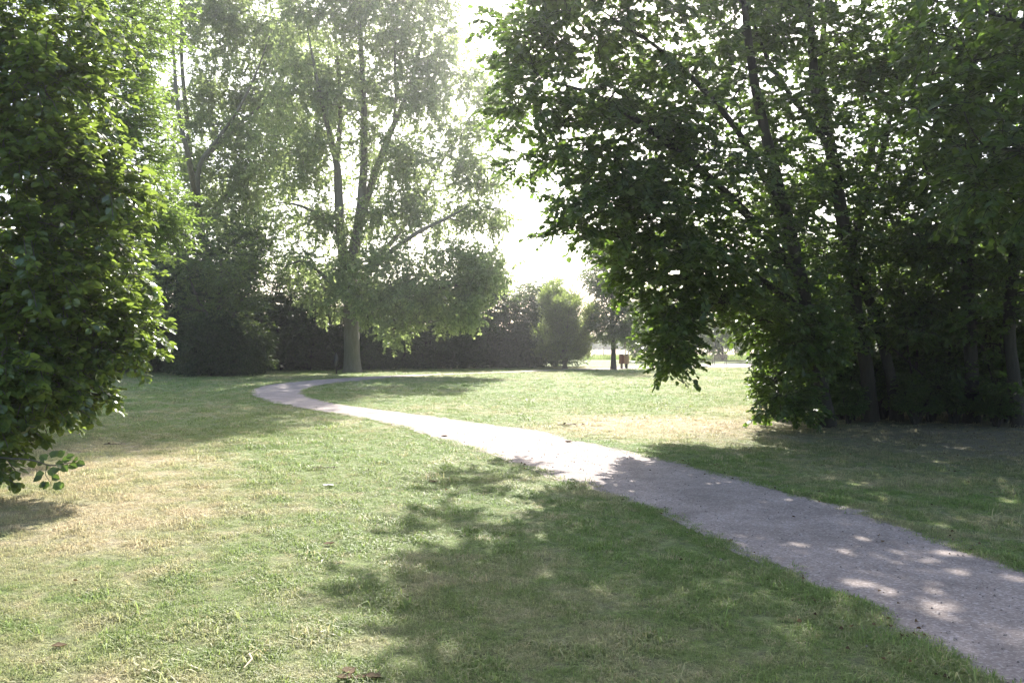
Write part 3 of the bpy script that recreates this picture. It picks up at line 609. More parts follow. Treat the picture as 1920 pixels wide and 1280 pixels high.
# low sprig of that tree over the grass, shade painted as darker leaves
rg = np.random.default_rng(31); mb = MB(); d = 7.6
A = [wl(-60, 850, 8.2), wl(10, 858, 7.9), wl(60, 862, d), wl(95, 872, d), wl(125, 868, d), wl(150, 866, d)]
mb.tube(catmull(A, 4), np.linspace(.012, .003, 21), 5, m=1)
mb.tube([wl(88, 872, d), wl(86, 890, d), wl(96, 905, d)], [.004, .003, .002], 4, m=1)
for (px, py, a, s) in [(88, 862, 2.0, 1), (96, 858, 1.4, 1.1), (108, 856, 1.2, 1), (104, 868, -.6, 1), (116, 863, .6, 1), (124, 858, .9, .9), (118, 872, -.9, 1), (130, 870, -.4, 1), (138, 862, .5, .9), (142, 868, -.1, 1), (100, 874, -1.4, 1.2), (92, 874, -2.2, 1), (84, 868, 2.8, .9), (110, 876, -1.5, 1), (84, 886, -2.6, 1.1), (80, 893, -2.4, 1), (97, 893, -.5, .9), (92, 902, -1.9, 1), (102, 905, -.8, 1.1), (109, 908, -.2, .9), (88, 905, -2.6, .9)]:
    c = wl(px, py, d + rg.normal(0, .05)); dv = np.array((math.cos(a) * .9, rg.normal(0, .4), math.sin(a) * .45 - .15)); dv /= np.linalg.norm(dv)
    up = np.array((rg.normal(0, .3), -.75, .7)); xa = np.cross(dv, up); xa /= np.linalg.norm(xa); za = np.cross(xa, dv); lv, lf = LEAF6
    mb.add(c + .085 * s * (lv[:, 0:1] * xa * 1.15 + lv[:, 1:2] * dv + lv[:, 2:3] * za), lf)
mb.build('low_branch', [M['leaf_right'], M['bark']], LT, T0)

# ---- the right-hand group
rl = dict(n=18, size=.088, shape=LEAF6, tilt=.55, droop=.5, width=.95, bend=.3)
def rt(name, label, seed, stems, blobs, base, group=None, leaf='leaf_right', spl=.4, cfg=None, subr=.34, trunk_n=10, br_k=.012, prune=None):
    return grow_tree(name, base, label, 'tree', group, M['bark_dark'], M[leaf], stems, blobs, cfg or rl, seed, subr=subr, spl=spl, trunk_n=trunk_n, flare=1.35, dens=(1.0, .72), br_k=br_k, prune=prune)
b1 = G(1552, 800)
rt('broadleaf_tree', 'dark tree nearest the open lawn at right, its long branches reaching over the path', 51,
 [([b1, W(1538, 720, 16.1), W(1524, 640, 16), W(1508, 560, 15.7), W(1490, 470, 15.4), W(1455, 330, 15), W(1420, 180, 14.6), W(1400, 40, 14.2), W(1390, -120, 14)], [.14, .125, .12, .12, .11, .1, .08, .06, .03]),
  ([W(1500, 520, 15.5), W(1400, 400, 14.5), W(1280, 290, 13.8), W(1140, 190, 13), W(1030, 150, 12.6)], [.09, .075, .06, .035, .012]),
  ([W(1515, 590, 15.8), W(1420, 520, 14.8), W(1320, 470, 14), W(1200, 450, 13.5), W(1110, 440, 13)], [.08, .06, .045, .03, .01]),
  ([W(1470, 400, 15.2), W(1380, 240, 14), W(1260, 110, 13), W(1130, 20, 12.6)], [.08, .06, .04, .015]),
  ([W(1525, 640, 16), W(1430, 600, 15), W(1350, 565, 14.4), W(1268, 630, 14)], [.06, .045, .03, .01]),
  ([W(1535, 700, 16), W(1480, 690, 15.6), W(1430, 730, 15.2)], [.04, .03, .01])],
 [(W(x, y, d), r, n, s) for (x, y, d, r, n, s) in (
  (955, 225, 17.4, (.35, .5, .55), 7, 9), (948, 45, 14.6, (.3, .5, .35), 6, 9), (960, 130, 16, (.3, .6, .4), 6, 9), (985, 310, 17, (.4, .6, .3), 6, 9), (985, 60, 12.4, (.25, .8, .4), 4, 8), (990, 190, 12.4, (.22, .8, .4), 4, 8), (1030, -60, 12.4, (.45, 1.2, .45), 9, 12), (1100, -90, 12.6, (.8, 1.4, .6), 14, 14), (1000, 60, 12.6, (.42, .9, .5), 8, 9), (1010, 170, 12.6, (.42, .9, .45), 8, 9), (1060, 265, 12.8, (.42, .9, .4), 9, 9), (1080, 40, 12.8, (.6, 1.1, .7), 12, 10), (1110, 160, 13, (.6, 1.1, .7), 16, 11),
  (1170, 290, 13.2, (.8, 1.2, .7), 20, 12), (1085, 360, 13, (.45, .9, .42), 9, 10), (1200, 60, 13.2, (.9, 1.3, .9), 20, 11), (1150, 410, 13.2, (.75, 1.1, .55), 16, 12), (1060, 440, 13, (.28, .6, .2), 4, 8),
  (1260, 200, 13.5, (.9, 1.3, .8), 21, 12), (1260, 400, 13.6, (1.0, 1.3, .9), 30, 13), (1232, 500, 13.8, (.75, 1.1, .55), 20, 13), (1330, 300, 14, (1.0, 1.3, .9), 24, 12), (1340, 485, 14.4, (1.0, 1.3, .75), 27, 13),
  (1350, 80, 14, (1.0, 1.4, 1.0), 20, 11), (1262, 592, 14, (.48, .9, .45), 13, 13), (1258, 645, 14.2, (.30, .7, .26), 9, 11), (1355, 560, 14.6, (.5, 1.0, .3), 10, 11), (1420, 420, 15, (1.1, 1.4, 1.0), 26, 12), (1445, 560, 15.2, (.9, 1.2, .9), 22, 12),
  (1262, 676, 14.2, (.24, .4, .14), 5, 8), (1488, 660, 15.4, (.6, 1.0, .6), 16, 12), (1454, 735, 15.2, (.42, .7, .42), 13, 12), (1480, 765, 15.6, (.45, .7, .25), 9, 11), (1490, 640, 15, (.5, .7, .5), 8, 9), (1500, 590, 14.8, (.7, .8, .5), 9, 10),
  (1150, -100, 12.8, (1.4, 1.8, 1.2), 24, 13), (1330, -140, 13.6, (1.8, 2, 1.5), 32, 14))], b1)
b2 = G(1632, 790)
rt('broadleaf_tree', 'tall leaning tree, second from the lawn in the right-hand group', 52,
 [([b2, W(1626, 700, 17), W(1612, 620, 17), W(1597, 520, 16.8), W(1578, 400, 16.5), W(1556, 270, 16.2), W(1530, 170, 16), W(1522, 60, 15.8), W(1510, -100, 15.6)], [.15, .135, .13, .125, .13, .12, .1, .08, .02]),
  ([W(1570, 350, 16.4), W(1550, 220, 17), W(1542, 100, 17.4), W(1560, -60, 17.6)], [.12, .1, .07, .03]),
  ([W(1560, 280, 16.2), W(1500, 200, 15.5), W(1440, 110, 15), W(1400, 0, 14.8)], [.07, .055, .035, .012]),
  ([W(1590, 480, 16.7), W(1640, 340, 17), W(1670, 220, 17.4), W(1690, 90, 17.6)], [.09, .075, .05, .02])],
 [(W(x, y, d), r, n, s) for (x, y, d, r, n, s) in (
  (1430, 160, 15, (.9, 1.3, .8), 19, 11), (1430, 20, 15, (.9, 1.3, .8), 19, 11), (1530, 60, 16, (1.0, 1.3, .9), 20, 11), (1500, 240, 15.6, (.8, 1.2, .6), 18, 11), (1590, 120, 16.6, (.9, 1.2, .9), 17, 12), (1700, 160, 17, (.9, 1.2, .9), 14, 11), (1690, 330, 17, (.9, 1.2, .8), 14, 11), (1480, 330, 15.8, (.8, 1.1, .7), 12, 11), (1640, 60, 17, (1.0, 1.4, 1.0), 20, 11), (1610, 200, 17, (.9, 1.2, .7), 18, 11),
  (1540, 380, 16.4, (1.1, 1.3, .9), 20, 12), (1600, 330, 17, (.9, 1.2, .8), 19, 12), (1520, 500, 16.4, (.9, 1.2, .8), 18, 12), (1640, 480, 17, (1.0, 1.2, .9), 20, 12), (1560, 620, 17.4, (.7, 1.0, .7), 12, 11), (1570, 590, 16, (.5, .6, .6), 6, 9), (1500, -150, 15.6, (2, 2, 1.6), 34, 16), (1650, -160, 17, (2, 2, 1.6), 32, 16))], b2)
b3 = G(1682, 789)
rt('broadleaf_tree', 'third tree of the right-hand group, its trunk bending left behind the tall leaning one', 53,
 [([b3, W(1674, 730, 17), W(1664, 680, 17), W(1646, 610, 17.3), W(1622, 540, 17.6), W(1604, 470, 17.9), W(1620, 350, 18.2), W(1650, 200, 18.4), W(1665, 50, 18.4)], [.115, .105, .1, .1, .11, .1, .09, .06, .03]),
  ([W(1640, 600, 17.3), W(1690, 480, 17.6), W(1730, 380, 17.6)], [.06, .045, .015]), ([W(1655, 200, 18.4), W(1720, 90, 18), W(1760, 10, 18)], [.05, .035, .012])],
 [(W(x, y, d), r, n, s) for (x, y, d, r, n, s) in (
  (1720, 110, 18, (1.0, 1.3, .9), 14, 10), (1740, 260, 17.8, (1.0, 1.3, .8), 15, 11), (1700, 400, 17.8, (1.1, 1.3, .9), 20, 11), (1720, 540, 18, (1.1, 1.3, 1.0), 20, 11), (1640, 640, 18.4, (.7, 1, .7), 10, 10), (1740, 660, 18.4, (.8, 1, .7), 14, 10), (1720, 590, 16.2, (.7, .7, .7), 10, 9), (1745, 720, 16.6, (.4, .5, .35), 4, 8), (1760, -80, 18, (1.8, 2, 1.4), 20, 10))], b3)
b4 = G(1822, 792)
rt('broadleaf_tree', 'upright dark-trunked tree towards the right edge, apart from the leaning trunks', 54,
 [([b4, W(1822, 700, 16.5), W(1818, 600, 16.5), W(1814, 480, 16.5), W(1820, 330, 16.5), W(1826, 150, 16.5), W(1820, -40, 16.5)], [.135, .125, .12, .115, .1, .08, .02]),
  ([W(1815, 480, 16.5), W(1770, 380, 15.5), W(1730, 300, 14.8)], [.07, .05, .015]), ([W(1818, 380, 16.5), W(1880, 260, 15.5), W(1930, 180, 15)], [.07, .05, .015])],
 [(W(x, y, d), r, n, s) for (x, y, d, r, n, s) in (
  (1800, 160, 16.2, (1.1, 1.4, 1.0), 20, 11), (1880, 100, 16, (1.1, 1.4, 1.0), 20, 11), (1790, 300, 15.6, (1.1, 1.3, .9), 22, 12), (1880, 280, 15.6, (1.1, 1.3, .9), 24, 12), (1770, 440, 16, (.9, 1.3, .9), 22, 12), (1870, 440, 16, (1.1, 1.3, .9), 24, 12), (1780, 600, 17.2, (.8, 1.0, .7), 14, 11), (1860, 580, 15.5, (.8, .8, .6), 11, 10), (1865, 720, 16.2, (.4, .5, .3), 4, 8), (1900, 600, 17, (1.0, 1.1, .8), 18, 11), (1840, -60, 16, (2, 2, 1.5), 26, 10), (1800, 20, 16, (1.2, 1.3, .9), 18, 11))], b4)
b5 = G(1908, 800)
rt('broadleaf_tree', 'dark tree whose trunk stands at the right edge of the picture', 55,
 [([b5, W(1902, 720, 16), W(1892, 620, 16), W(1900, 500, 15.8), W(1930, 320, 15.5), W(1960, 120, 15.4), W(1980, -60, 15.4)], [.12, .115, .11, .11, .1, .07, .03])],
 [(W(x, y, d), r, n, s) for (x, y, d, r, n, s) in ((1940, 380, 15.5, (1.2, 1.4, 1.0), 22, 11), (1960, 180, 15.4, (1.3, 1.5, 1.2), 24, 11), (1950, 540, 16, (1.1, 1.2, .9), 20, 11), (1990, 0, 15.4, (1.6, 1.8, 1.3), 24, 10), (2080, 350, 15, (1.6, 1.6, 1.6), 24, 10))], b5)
# near tree outside the frame, its boughs hang in at the upper right
b6 = np.array((8.3, 9.3, 0))
rt('broadleaf_tree', 'nearest tree, rooted beyond the right edge, dark boughs hanging in at upper right', 56,
 [([b6, b6 + (0, 0, 1.5), b6 + (-.1, 0, 3.2), b6 + (-.2, 0, 6), b6 + (-.1, 0, 8)], [.22, .19, .16, .11, .04]), ([b6 + (-.1, 0, 2.8), b6 + (-1.4, .1, 3.7), b6 + (-2.8, .2, 3.9)], [.09, .06, .015]), ([b6 + (-.1, 0, 3.8), b6 + (-1.4, .4, 5), b6 + (-2.9, .6, 5.8)], [.09, .06, .015])],
 [(b6 + o, r, n, s) for (o, r, n, s) in (((-2.4, .3, 3.7), (.9, .9, .7), 20, 10), ((-1.4, 0, 3.6), (1.0, 1, .8), 22, 10), ((-3.1, .5, 4.5), (.6, .8, .6), 9, 9), ((-1.8, .3, 5.0), (1.2, 1.2, .9), 24, 10), ((-2.6, .6, 6), (1.2, 1.3, .9), 18, 9), ((-.6, .4, 6.8), (2, 2, 1.4), 36, 9), ((0, 0, 4.2), (1.6, 1.6, 1.4), 24, 9))], b6)

# undergrowth between and behind the trunks
UL = 'dark leafy shrub in the undergrowth among the right-hand trunks'; UG = 'undergrowth shrubs at right'
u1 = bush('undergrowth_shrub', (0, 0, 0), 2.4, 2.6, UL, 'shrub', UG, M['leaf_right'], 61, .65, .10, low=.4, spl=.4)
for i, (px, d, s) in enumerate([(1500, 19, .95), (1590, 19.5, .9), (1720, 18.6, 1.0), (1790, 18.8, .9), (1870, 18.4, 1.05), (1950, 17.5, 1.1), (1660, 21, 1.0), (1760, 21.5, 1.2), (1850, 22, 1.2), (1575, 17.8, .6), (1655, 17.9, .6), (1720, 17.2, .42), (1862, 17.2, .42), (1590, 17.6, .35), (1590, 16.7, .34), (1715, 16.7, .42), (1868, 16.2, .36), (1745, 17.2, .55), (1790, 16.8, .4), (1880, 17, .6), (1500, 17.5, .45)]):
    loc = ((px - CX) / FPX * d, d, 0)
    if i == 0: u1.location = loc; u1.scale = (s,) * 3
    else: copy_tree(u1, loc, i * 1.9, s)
SP = np.zeros(3)
s1 = grow_tree('sapling', SP, 'thin dark sapling stem among the right-hand trunks', 'sapling', 'saplings among the right-hand trunks', M['bark_dark'], M['leaf_right'],
 [([SP, SP + (.05, 0, 1.2), SP + (-.1, .05, 2.6), SP + (-.25, .1, 4.2)], [.035, .03, .022, .01]), ([SP + (0, 0, .15), SP + (.3, .1, 1.4), SP + (.55, .1, 3.2)], [.025, .02, .008])],
 [(SP + (-.2, 0, 3.4), (.7, .7, .9), 8, 9), (SP + (.4, 0, 2.6), (.6, .6, .8), 6, 8), (SP + (0, 0, 1.3), (.5, .5, .6), 4, 7)], dict(n=12, size=.1, shape=LEAF4, tilt=.6, droop=.5), 65, spl=.38, trunk_n=7, flare=1.1)
for i, (px, d) in enumerate([(1508, 17.2), (1578, 18.4), (1600, 17.6), (1660, 18.0), (1722, 17.4), (1752, 18.2), (1782, 17.0), (1846, 17.6), (1872, 16.8), (1470, 18.5)]):
    loc = ((px - CX) / FPX * d, d, 0); sc_ = (.8 + .5 * random.Random(i + 7).random())
    if i == 0: s1.location = loc
    else: copy_tree(s1, loc, i * 2.4, sc_)
# trees behind the right-hand group
BL = 'leafy tree in the sunlit thicket seen through the right-hand trunks'; BG = 'thicket trees behind the right-hand group'
t1 = bush('thicket_tree', (0, 0, 0), 5.2, 8.5, BL, 'tree', BG, M['leaf_right'], 62, 1.1, .13, low=.35, spl=.55)
t2 = bush('thicket_tree', (0, 0, 0), 4.6, 7.5, BL, 'tree', BG, M['leaf_fine'], 63, 1.0, .13, low=.35, spl=.55)
for i, (px, d, s) in enumerate([(1500, 31, .75), (1620, 28, .72), (1745, 27, .75), (1860, 27, .8), (1970, 26, .8), (1560, 44, 1.1), (1700, 45, 1.15), (1460, 48, 1.0), (1830, 44, 1.3), (1960, 43, 1.3), (1640, 36, .75), (1790, 36, .8)]):
    loc = ((px - CX) / FPX * d, d, 0); src = (t1, t2)[i % 2]
    if i < 2: src.location = loc; src.scale = (s,) * 3
    else: copy_tree(src, loc, i * 1.37, s)
# far trees right of the bins
FL = 'hazy tree far behind the bench across the lawn'; FG = 'far trees behind the bench'
f1 = bush('far_tree', (0, 0, 0), 9, 10, FL, 'tree', FG, M['leaf_olive'], 64, 1.2, .26, low=.35, spl=1.0)
for i, (px, d, s) in enumerate([(1215, 82, .8), (1275, 86, .8), (1430, 78, .9), (1500, 82, 1), (1355, 92, .85), (1580, 84, 1.1)]):
    loc = ((px - CX) / FPX * d, d, 0)
    if i == 0: f1.location = loc; f1.scale = (s,) * 3
    else: copy_tree(f1, loc, i * 1.37, s)
for i, (px, d, q) in enumerate([(1075, 300, 1.0), (1105, 280, .75), (1140, 290, .9), (1178, 285, .8), (1210, 300, 1.1)]):
    c_ = copy_tree(f1, ((px - CX) / FPX * d, d, 0), i * 1.9, (1.3 * q, 1.3 * q, .8 * q), 'small hazy tree at the far side of the straw field'); c_['group'] = 'far trees across the straw field'
# distant poplar tips over the hedgerow
P0 = np.array(((1042 - CX) / FPX * 120, 120, 0))
f2 = grow_tree('distant_poplar', P0, 'pale distant poplar whose tip shows above the hedgerow', 'tree', None, M['bark_dark'], M['leaf_poplar'], [([P0, P0 + (0, 0, 5), P0 + (0, 0, 11)], [.3, .2, .05])],
 [(P0 + (0, 0, z), (1.5, 1.5, 1.8), 9, 10) for z in (3, 5, 7, 9, 10.3)], dict(n=14, size=.26, shape=LEAF4, tilt=.6, droop=.3), 71, spl=.9, trunk_n=6)

# far wood beyond the field: one mass nobody could count
mb = MB(); rg = np.random.default_rng(80)
n = 26000; x = rg.uniform(-180, 260, n); y = 330 + rg.uniform(0, 14, n); top = 6.0 + 2.0 * np.sin(x * .11) + 1.5 * np.sin(x * .31 + 1) + rg.normal(0, .7, n); z = top * rg.uniform(0, 1, n) ** .7
a = rg.uniform(0, 6.28, n); s = rg.uniform(.6, 1.3, n); dx = np.stack([np.cos(a), np.sin(a), rg.normal(0, .5, n)], -1) * s[:, None] * .6; dz = np.stack([rg.normal(0, .3, n), rg.normal(0, .3, n), np.ones(n)], -1) * s[:, None] * .6
C0 = np.stack([x, y, z + .2], -1); v = np.stack([C0 - dx, C0 - dz, C0 + dx, C0 + dz], 1).reshape(-1, 3)
mb.add(v, (np.arange(n)[:, None] * 4 + np.arange(4)[None]))
tag(mb.build('far_wood', M['leaf_hedge']), 'distant wood along the far edge of the straw field', 'wood', kind='stuff')

# tall grass verge before the straw field
mb = MB(); n = 42000; x = rg.uniform(-14, 60, n); y = rg.uniform(92, 106, n); h = rg.uniform(.15, .6, n); a = rg.uniform(0, 3.14, n)
b0 = np.stack([x, y, np.zeros(n)], -1); wv = np.stack([np.cos(a), np.sin(a), 0 * a], -1) * .03; tp = b0 + np.stack([rg.normal(0, .15, n), rg.normal(0, .15, n), h], -1)
mb.add(np.stack([b0 - wv, b0 + wv, tp + wv * .2, tp - wv * .2], 1).reshape(-1, 3), (np.arange(n)[:, None] * 4 + np.arange(4)[None]))
tag(mb.build('tall_grass', M['blade']), 'strip of unmown tall grass along the field edge', 'grass', kind='stuff')

# ---- field fence: posts and two wires, one thing
FY = 100.0; F0 = np.array(((1110 - CX) / FPX * FY, FY, 0)); fr = empty('field_fence', F0, 'thin wire fence with slim grey posts at the edge of the straw field', 'fence')
xs_ = [(px - CX) / FPX * FY for px in (1070, 1100, 1132, 1172, 1208, 1245, 1290, 1330)]
for x_ in xs_:
    mb = MB(); mb.tube(np.array([(x_, FY, -.2), (x_, FY, .7), (x_ + .01, FY, 1.45)]), [.06, .055, .05], 8); mb.build('post', M['wood_grey'], fr, F0)
for z_ in (.6, 1.0, 1.35):
    mb = MB(); mb.tube(np.array([(xs_[0], FY, z_), (xs_[3], FY, z_ - .02), (xs_[-1], FY, z_)]), [.008] * 3, 4); mb.build('wire', M['iron'], fr, F0)

# ---- the pair of slatted bins
def slatted_bin(px, label, wood, seed, d=57.2, lean=0.0):
    x = (px - CX) / FPX * d; r = empty('litter_bin', (x, d, 0), label, 'bin', 'pair of slatted litter bins')
    O = (x, d, 0); rg = np.random.default_rng(seed)
    n = 16; rad = .165; z0, z1 = .34, .96; mb = MB()
    for k in range(n):
        a = k * 2 * math.pi / n; top = z1 + .0; mb.box((x + rad * math.cos(a), d + rad * math.sin(a), (z0 + z1) / 2), (.052, .02, z1 - z0), rz=a + math.pi / 2, bev=.004)
    mb.build('slatted_body', M[wood], r, O)
    mb = MB(); th = np.linspace(0, 2 * math.pi, 25)
    mb.tube(np.array([(x, d, z0 + .02), (x, d, z0 + .03), (x, d, z1 - .03), (x, d, z1 - .02)]), [.14, .148, .148, .14], 20); mb.build('liner', M['black_plastic'], r, O)
    for zz in (z0 + .1, z1 - .1):
        mb = MB(); q = [(x + (rad + .012) * math.cos(a), d + (rad + .012) * math.sin(a), zz) for a in th]; mb.tube(q, [.008] * 25, 6, cap=False); mb.build('hoop', M['iron'], r, O)
    mb = MB(); mb.tube(np.array([(x, d, z1 - .02), (x, d, z1 + .03), (x, d, z1 + .075), (x, d, z1 + .095)]), [.15, .135, .085, .02], 20); mb.build('lid', M['black_plastic'], r, O)
    mb = MB(); mb.tube(np.array([(x, d, -.1), (x, d, .2), (x, d, z0 + .02)]), [.09, .085, .085], 10); mb.box((x, d, .01), (.26, .2, .03), bev=.005); mb.build('foot', M['wood_grey'] if wood == 'wood_red' else M['black_plastic'], r, O)
slatted_bin(1165.5, 'reddish-brown slatted litter bin, left one of the pair', 'wood_red', 1)
slatted_bin(1174.8, 'paler brown slatted litter bin, right one of the pair', 'wood_pale', 2, 57.0)
# slim sign-less stake behind the bins
mb = MB(); x = (1172 - CX) / FPX * 60; mb.tube(np.array([(x, 60, -.1), (x, 60, 1), (x + .01, 60, 1.75)]), [.035, .032, .03], 8); mb.box((x + .01, 60, 1.8), (.14, .04, .1), bev=.01)
tag(mb.build('stake', M['wood_grey'], None, (x, 60, 0)), 'slim grey stake rising just behind the pair of bins', 'stake')

# ---- park bench
BX = (1349 - CX) / FPX * 67; BY = 67.0; br = empty('park_bench', (BX, BY, 0), 'dark slatted park bench with iron legs beside the far path', 'bench', rz=math.radians(-32))
def bpart(name, mat, fn, parent=br):
    mb = MB(); fn(mb); o = mb.build(name, mat, parent); return o
Wd = 1.15
bpart('seat', M['wood_grey'], lambda q: [q.box((0, -.18 + k * .085, .45 - .006 * abs(k - 2)), (Wd, .065, .03), bev=.006) for k in range(5)])
bpart('backrest', M['wood_grey'], lambda q: [q.box((0, .235 + .03 * k, .56 + k * .1), (Wd, .025, .08), bev=.006, tilt=-.25) for k in range(4)])
for sx in (-1, 1):
    X_ = sx * (Wd / 2 - .06)
    bpart('leg', M['iron'], lambda q: (q.tube([(X_, -.24, 0), (X_, -.2, .2), (X_, -.17, .42)], [.025, .02, .024], 8), q.tube([(X_, .32, 0), (X_, .22, .22), (X_, .2, .44), (X_, .27, .7), (X_, .35, .9)], [.025, .022, .022, .02, .016], 8), q.tube([(X_, -.2, .42), (X_, 0, .41), (X_, .22, .42)], [.018] * 3, 8)))
    bpart('armrest', M['iron'], lambda q: q.tube([(X_, -.19, .42), (X_, -.22, .58), (X_, -.1, .64), (X_, .1, .64), (X_, .27, .68)], [.014, .016, .02, .018, .014], 8))

# ---- black sack hanging on a short post left of the poplar
sx_, sy_ = (630 - CX) / FPX * 46.3, 46.3; S0 = (sx_, sy_, 0); sr = empty('hanging_sack', S0, 'small black sack hanging on a dark post just left of the big poplar trunk', 'sack')
mb = MB(); mb.tube(np.array([(sx_, sy_ + .12, -.1), (sx_, sy_ + .12, .7), (sx_, sy_ + .1, 1.25)]), [.04, .038, .035], 8); mb.build('post', M['bark_dark'], sr, S0)
mb = MB(); zz = np.array([.45, .48, .58, .72, .86, .98, 1.08, 1.14, 1.2]); mb.tube(np.stack([sx_ + .01 * np.sin(zz * 9), np.full(9, sy_ - .02), zz], -1), [.04, .10, .14, .145, .125, .1, .06, .03, .045], 14, rng=np.random.default_rng(2), wob=.05); mb.build('bag', M['black_plastic'], sr, S0)

# ---- small things lying on the grass
def litter_leaf(c, s, ang, mat, label, cat, group=None, curl=.9, seed=0):
    rg = np.random.default_rng(seed); n = 7; mb = MB(); c = np.asarray(c, float)
    u = np.linspace(0, 1, n); wd = np.sin(u * math.pi) ** .75 * .34 * rg.uniform(.6, 1.15, n) + .015; v = []
    for i in range(n):
        for j in (-1, 0, 1): v.append((j * wd[i], u[i] - .5, curl * (j * j * .45 * wd[i] + .35 * (u[i] - .5) ** 2) + .06 + rg.normal(0, .015)))
    v = np.array(v) * s; ca, sa = math.cos(ang), math.sin(ang); v = v @ np.array(((ca, sa, 0), (-sa, ca, 0), (0, 0, 1))) + (0, 0, .008)
    f = [[i * 3 + j, i * 3 + j + 1, i * 3 + 4 + j, i * 3 + 3 + j] for i in range(n - 1) for j in (0, 1)]
    mb.add(v + c, f, 0, True); mb.add(v + c + (0, 0, -.002), [q[::-1] for q in f], 0, True)
    o = mb.build(cat.replace(' ', '_'), mat, None, c); return tag(o, label, cat, group)
litter_leaf(G(655, 1262), .10, .4, M['dry_litter'], 'curled brown dead leaf topmost of the little heap at the bottom edge', 'dead leaf', 'dead leaves at the bottom edge', seed=1)
litter_leaf(G(648, 1274), .09, 1.5, M['dry_litter'], 'brown dead leaf at the left of the little heap at the bottom edge', 'dead leaf', 'dead leaves at the bottom edge', seed=2)
litter_leaf(G(676, 1273), .07, 2.2, M['dry_litter'], 'brown dead leaf in the middle of the little heap at the bottom edge', 'dead leaf', 'dead leaves at the bottom edge', seed=3)
litter_leaf(G(700, 1272), .09, 1.2, M['dry_litter'], 'brown dead leaf at the right end of the little heap at the bottom edge', 'dead leaf', 'dead leaves at the bottom edge', seed=4)
litter_leaf(G(615, 913), .14, 1.4, M['pale_bit'], 'small crumpled whitish scrap lying on the sunny grass left of the shadow', 'paper scrap', seed=5)
litter_leaf(G(112, 1214), .08, 1.7, M['dry_litter'], 'rust-coloured fallen leaf in the grass at lower left', 'dead leaf', seed=6)
litter_leaf(G(812, 905), .12, 1.2, M['dry_litter'], 'dark fallen leaf on the sunny grass just left of the tree shadow tip', 'dead leaf', seed=7)
litter_leaf(G(617, 1022), .09, 2.0, M['dry_litter'], 'dark curled fallen leaf in the middle of the sunny lawn', 'dead leaf', seed=8)
litter_leaf(G(1066, 830), .14, 1.5, M['dry_litter'], 'dark fallen leaf on the gravel at the tip of the tree shadow', 'dead leaf', seed=9)
litter_leaf(G(833, 819), .14, 1.5, M['dry_litter'], 'lone dark leaf lying on the sunlit stretch of the path', 'dead leaf', seed=10)
c = G(466, 1250); mb = MB(); mb.tube([c + (-.03, .1, .03), c + (-.005, .04, .05), c + (.02, 0, .045), c + (.005, -.08, .03)], [.004, .005, .005, .003], 6); mb.tube([c + (-.005, .04, .05), c + (.02, .09, .06)], [.003, .002], 5)
tag(mb.build('twig', M['straw_stalk'], None, c), 'pale bent twig lying in the grass at bottom left', 'twig')
def fallen_sprig(c, length, n, size, mat, label, seed, rz=0):
    rg = np.random.default_rng(seed); r = empty('fallen_sprig', c, label, 'fallen sprig'); v, f, tw = spray(rg, n, length, size, LEAF6, .5, -.1, 0); cz, sz = math.cos(rz), math.sin(rz)
    Rm = np.array(((cz, sz, 0), (-sz, cz, 0), (0, 0, 1))); v = v @ Rm; v[:, 2] = np.abs(v[:, 2]) + .03
    mb = MB(); mb.add(v, f); mb.build('leaves', mat, r); mb = MB(); tw = tw @ Rm; tw[:, 2] = .035; mb.tube(tw, [.007, .006, .004, .003], 5); mb.build('stem', M['bark'], r)
fallen_sprig(G(1045, 799), .5, 16, .075, M['dead_leaf'], 'withered sprig lying on the dry grass right of the path', 41)
fallen_sprig(G(1268, 765), .35, 9, .08, M['leaf_fine'], 'fresh green sprig lying on the parched grass near the right-hand trees', 42)
fallen_sprig(G(585, 881), .3, 9, .045, M['dead_leaf'], 'small withered sprig on the sunny grass, above the white scrap', 43)
fallen_sprig(G(195, 836), .3, 9, .05, M['dead_leaf'], 'small withered sprig on the grass near the left tree', 44)

GLARE_HAZE = .0007
# scattered dry leaf litter and grit, too many to count
mb = MB(); rg = np.random.default_rng(91); n = 5200
x = rg.uniform(-7, 12, n); y = rg.uniform(3.2, 24, n); und = np.exp(-(((x - 8.5) / 5.5) ** 2 + ((y - 15) / 5) ** 2)); kp = rg.uniform(size=n) < .02 + .6 * und; P_ = np.stack([x, y, 0 * x], -1)[kp]
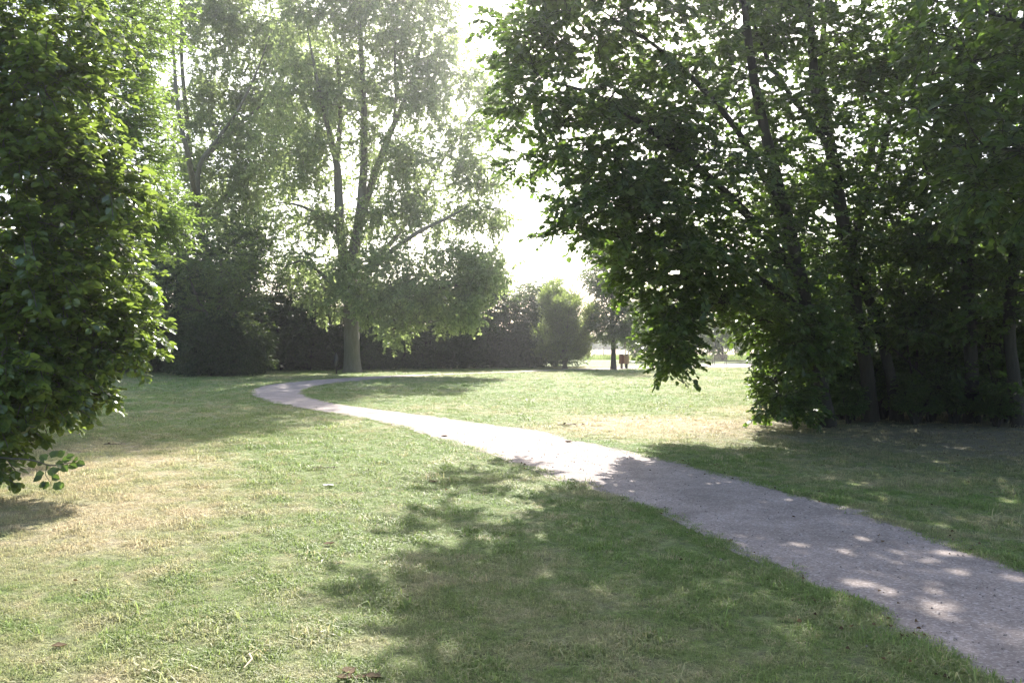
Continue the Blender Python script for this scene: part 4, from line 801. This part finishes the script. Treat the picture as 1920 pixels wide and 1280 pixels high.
# more of it gathers along the path edges
for E in (PA, PB):
    e_n = E[E[:, 1] < 22]; P_ = np.vstack((P_, e_n[rg.integers(0, len(e_n), 110)] * (1, 1, 0) + rg.normal(0, .2, (110, 3)) * (1, 1, 0)))
n = len(P_); a = rg.uniform(0, 6.28, n); s = rg.uniform(.010, .034, n); up = np.stack([rg.normal(0, .5, n), rg.normal(0, .5, n), np.ones(n)], -1); dv = np.stack([np.cos(a), np.sin(a), 0 * a], -1)
xa = np.cross(dv, up); xa /= np.linalg.norm(xa, axis=1)[:, None]; za = np.cross(xa, dv); lv, lf = LEAF6
v = (P_ + (0, 0, .028))[:, None, :] + s[:, None, None] * (lv[None, :, 0:1] * xa[:, None, :] + (lv[None, :, 1:2] - .5) * dv[:, None, :] + lv[None, :, 2:3] * 3 * za[:, None, :])
mb.add(v.reshape(-1, 3), (np.arange(n)[:, None, None] * 6 + lf[None]).reshape(-1, 4))
tag(mb.build('leaf_litter', M['dry_litter']), 'scattered dry leaf litter in the grass and along the path', 'leaf litter', kind='stuff')

# loose stones on the gravel, too many to count
mb = MB(); rg = np.random.default_rng(93); nn = 7000; d = 3.4 + 15 * rg.uniform(size=nn) ** 1.6; x = rg.uniform(-1, 8, nn); P_ = np.stack([x, d, 0 * x], -1)
P_ = P_[inside(P_, POLY)]
for E in (PA, PB):
    e_n = E[E[:, 1] < 14]; P_ = np.vstack((P_, e_n[rg.integers(0, len(e_n), 500)] * (1, 1, 0) + rg.normal(0, .07, (500, 3)) * (1, 1, 0)))
n = len(P_); s = rg.uniform(.003, .009, n) * rg.uniform(.7, 1.5, n); oc = np.array([(1, 0, 0), (0, 1, 0), (-1, 0, 0), (0, -1, 0), (0, 0, .8), (0, 0, -.6)])
v = (P_ + (0, 0, .014))[:, None, :] + (oc[None] * (1 + rg.normal(0, .25, (n, 6, 3)))) * s[:, None, None]
mb.add(v.reshape(-1, 3), (np.arange(n)[:, None, None] * 6 + np.array([[0, 1, 4], [1, 2, 4], [2, 3, 4], [3, 0, 4], [1, 0, 5], [2, 1, 5], [3, 2, 5], [0, 3, 5]])[None]).reshape(-1, 3))
tag(mb.build('loose_stones', M['gravel']), 'loose small stones on the gravel path', 'stones', kind='stuff')

# ---- haze: volume added round the scene so its glow imitates lens glare
hb = MB(); hb.box((20, 281, 20), (1020, 660, 42.0)); ho = hb.build('glare_haze', None)
m, t, N, out = newmat('glare_haze_volume'); pv = N('ShaderNodeVolumePrincipled'); pv.inputs['Color'].default_value = (.93, .96, 1, 1); pv.inputs['Density'].default_value = GLARE_HAZE; pv.inputs['Anisotropy'].default_value = .74
t.links.new(pv.outputs[0], out.inputs['Volume']); ho.data.materials.clear(); ho.data.materials.append(m); tag(ho, kind='stuff')
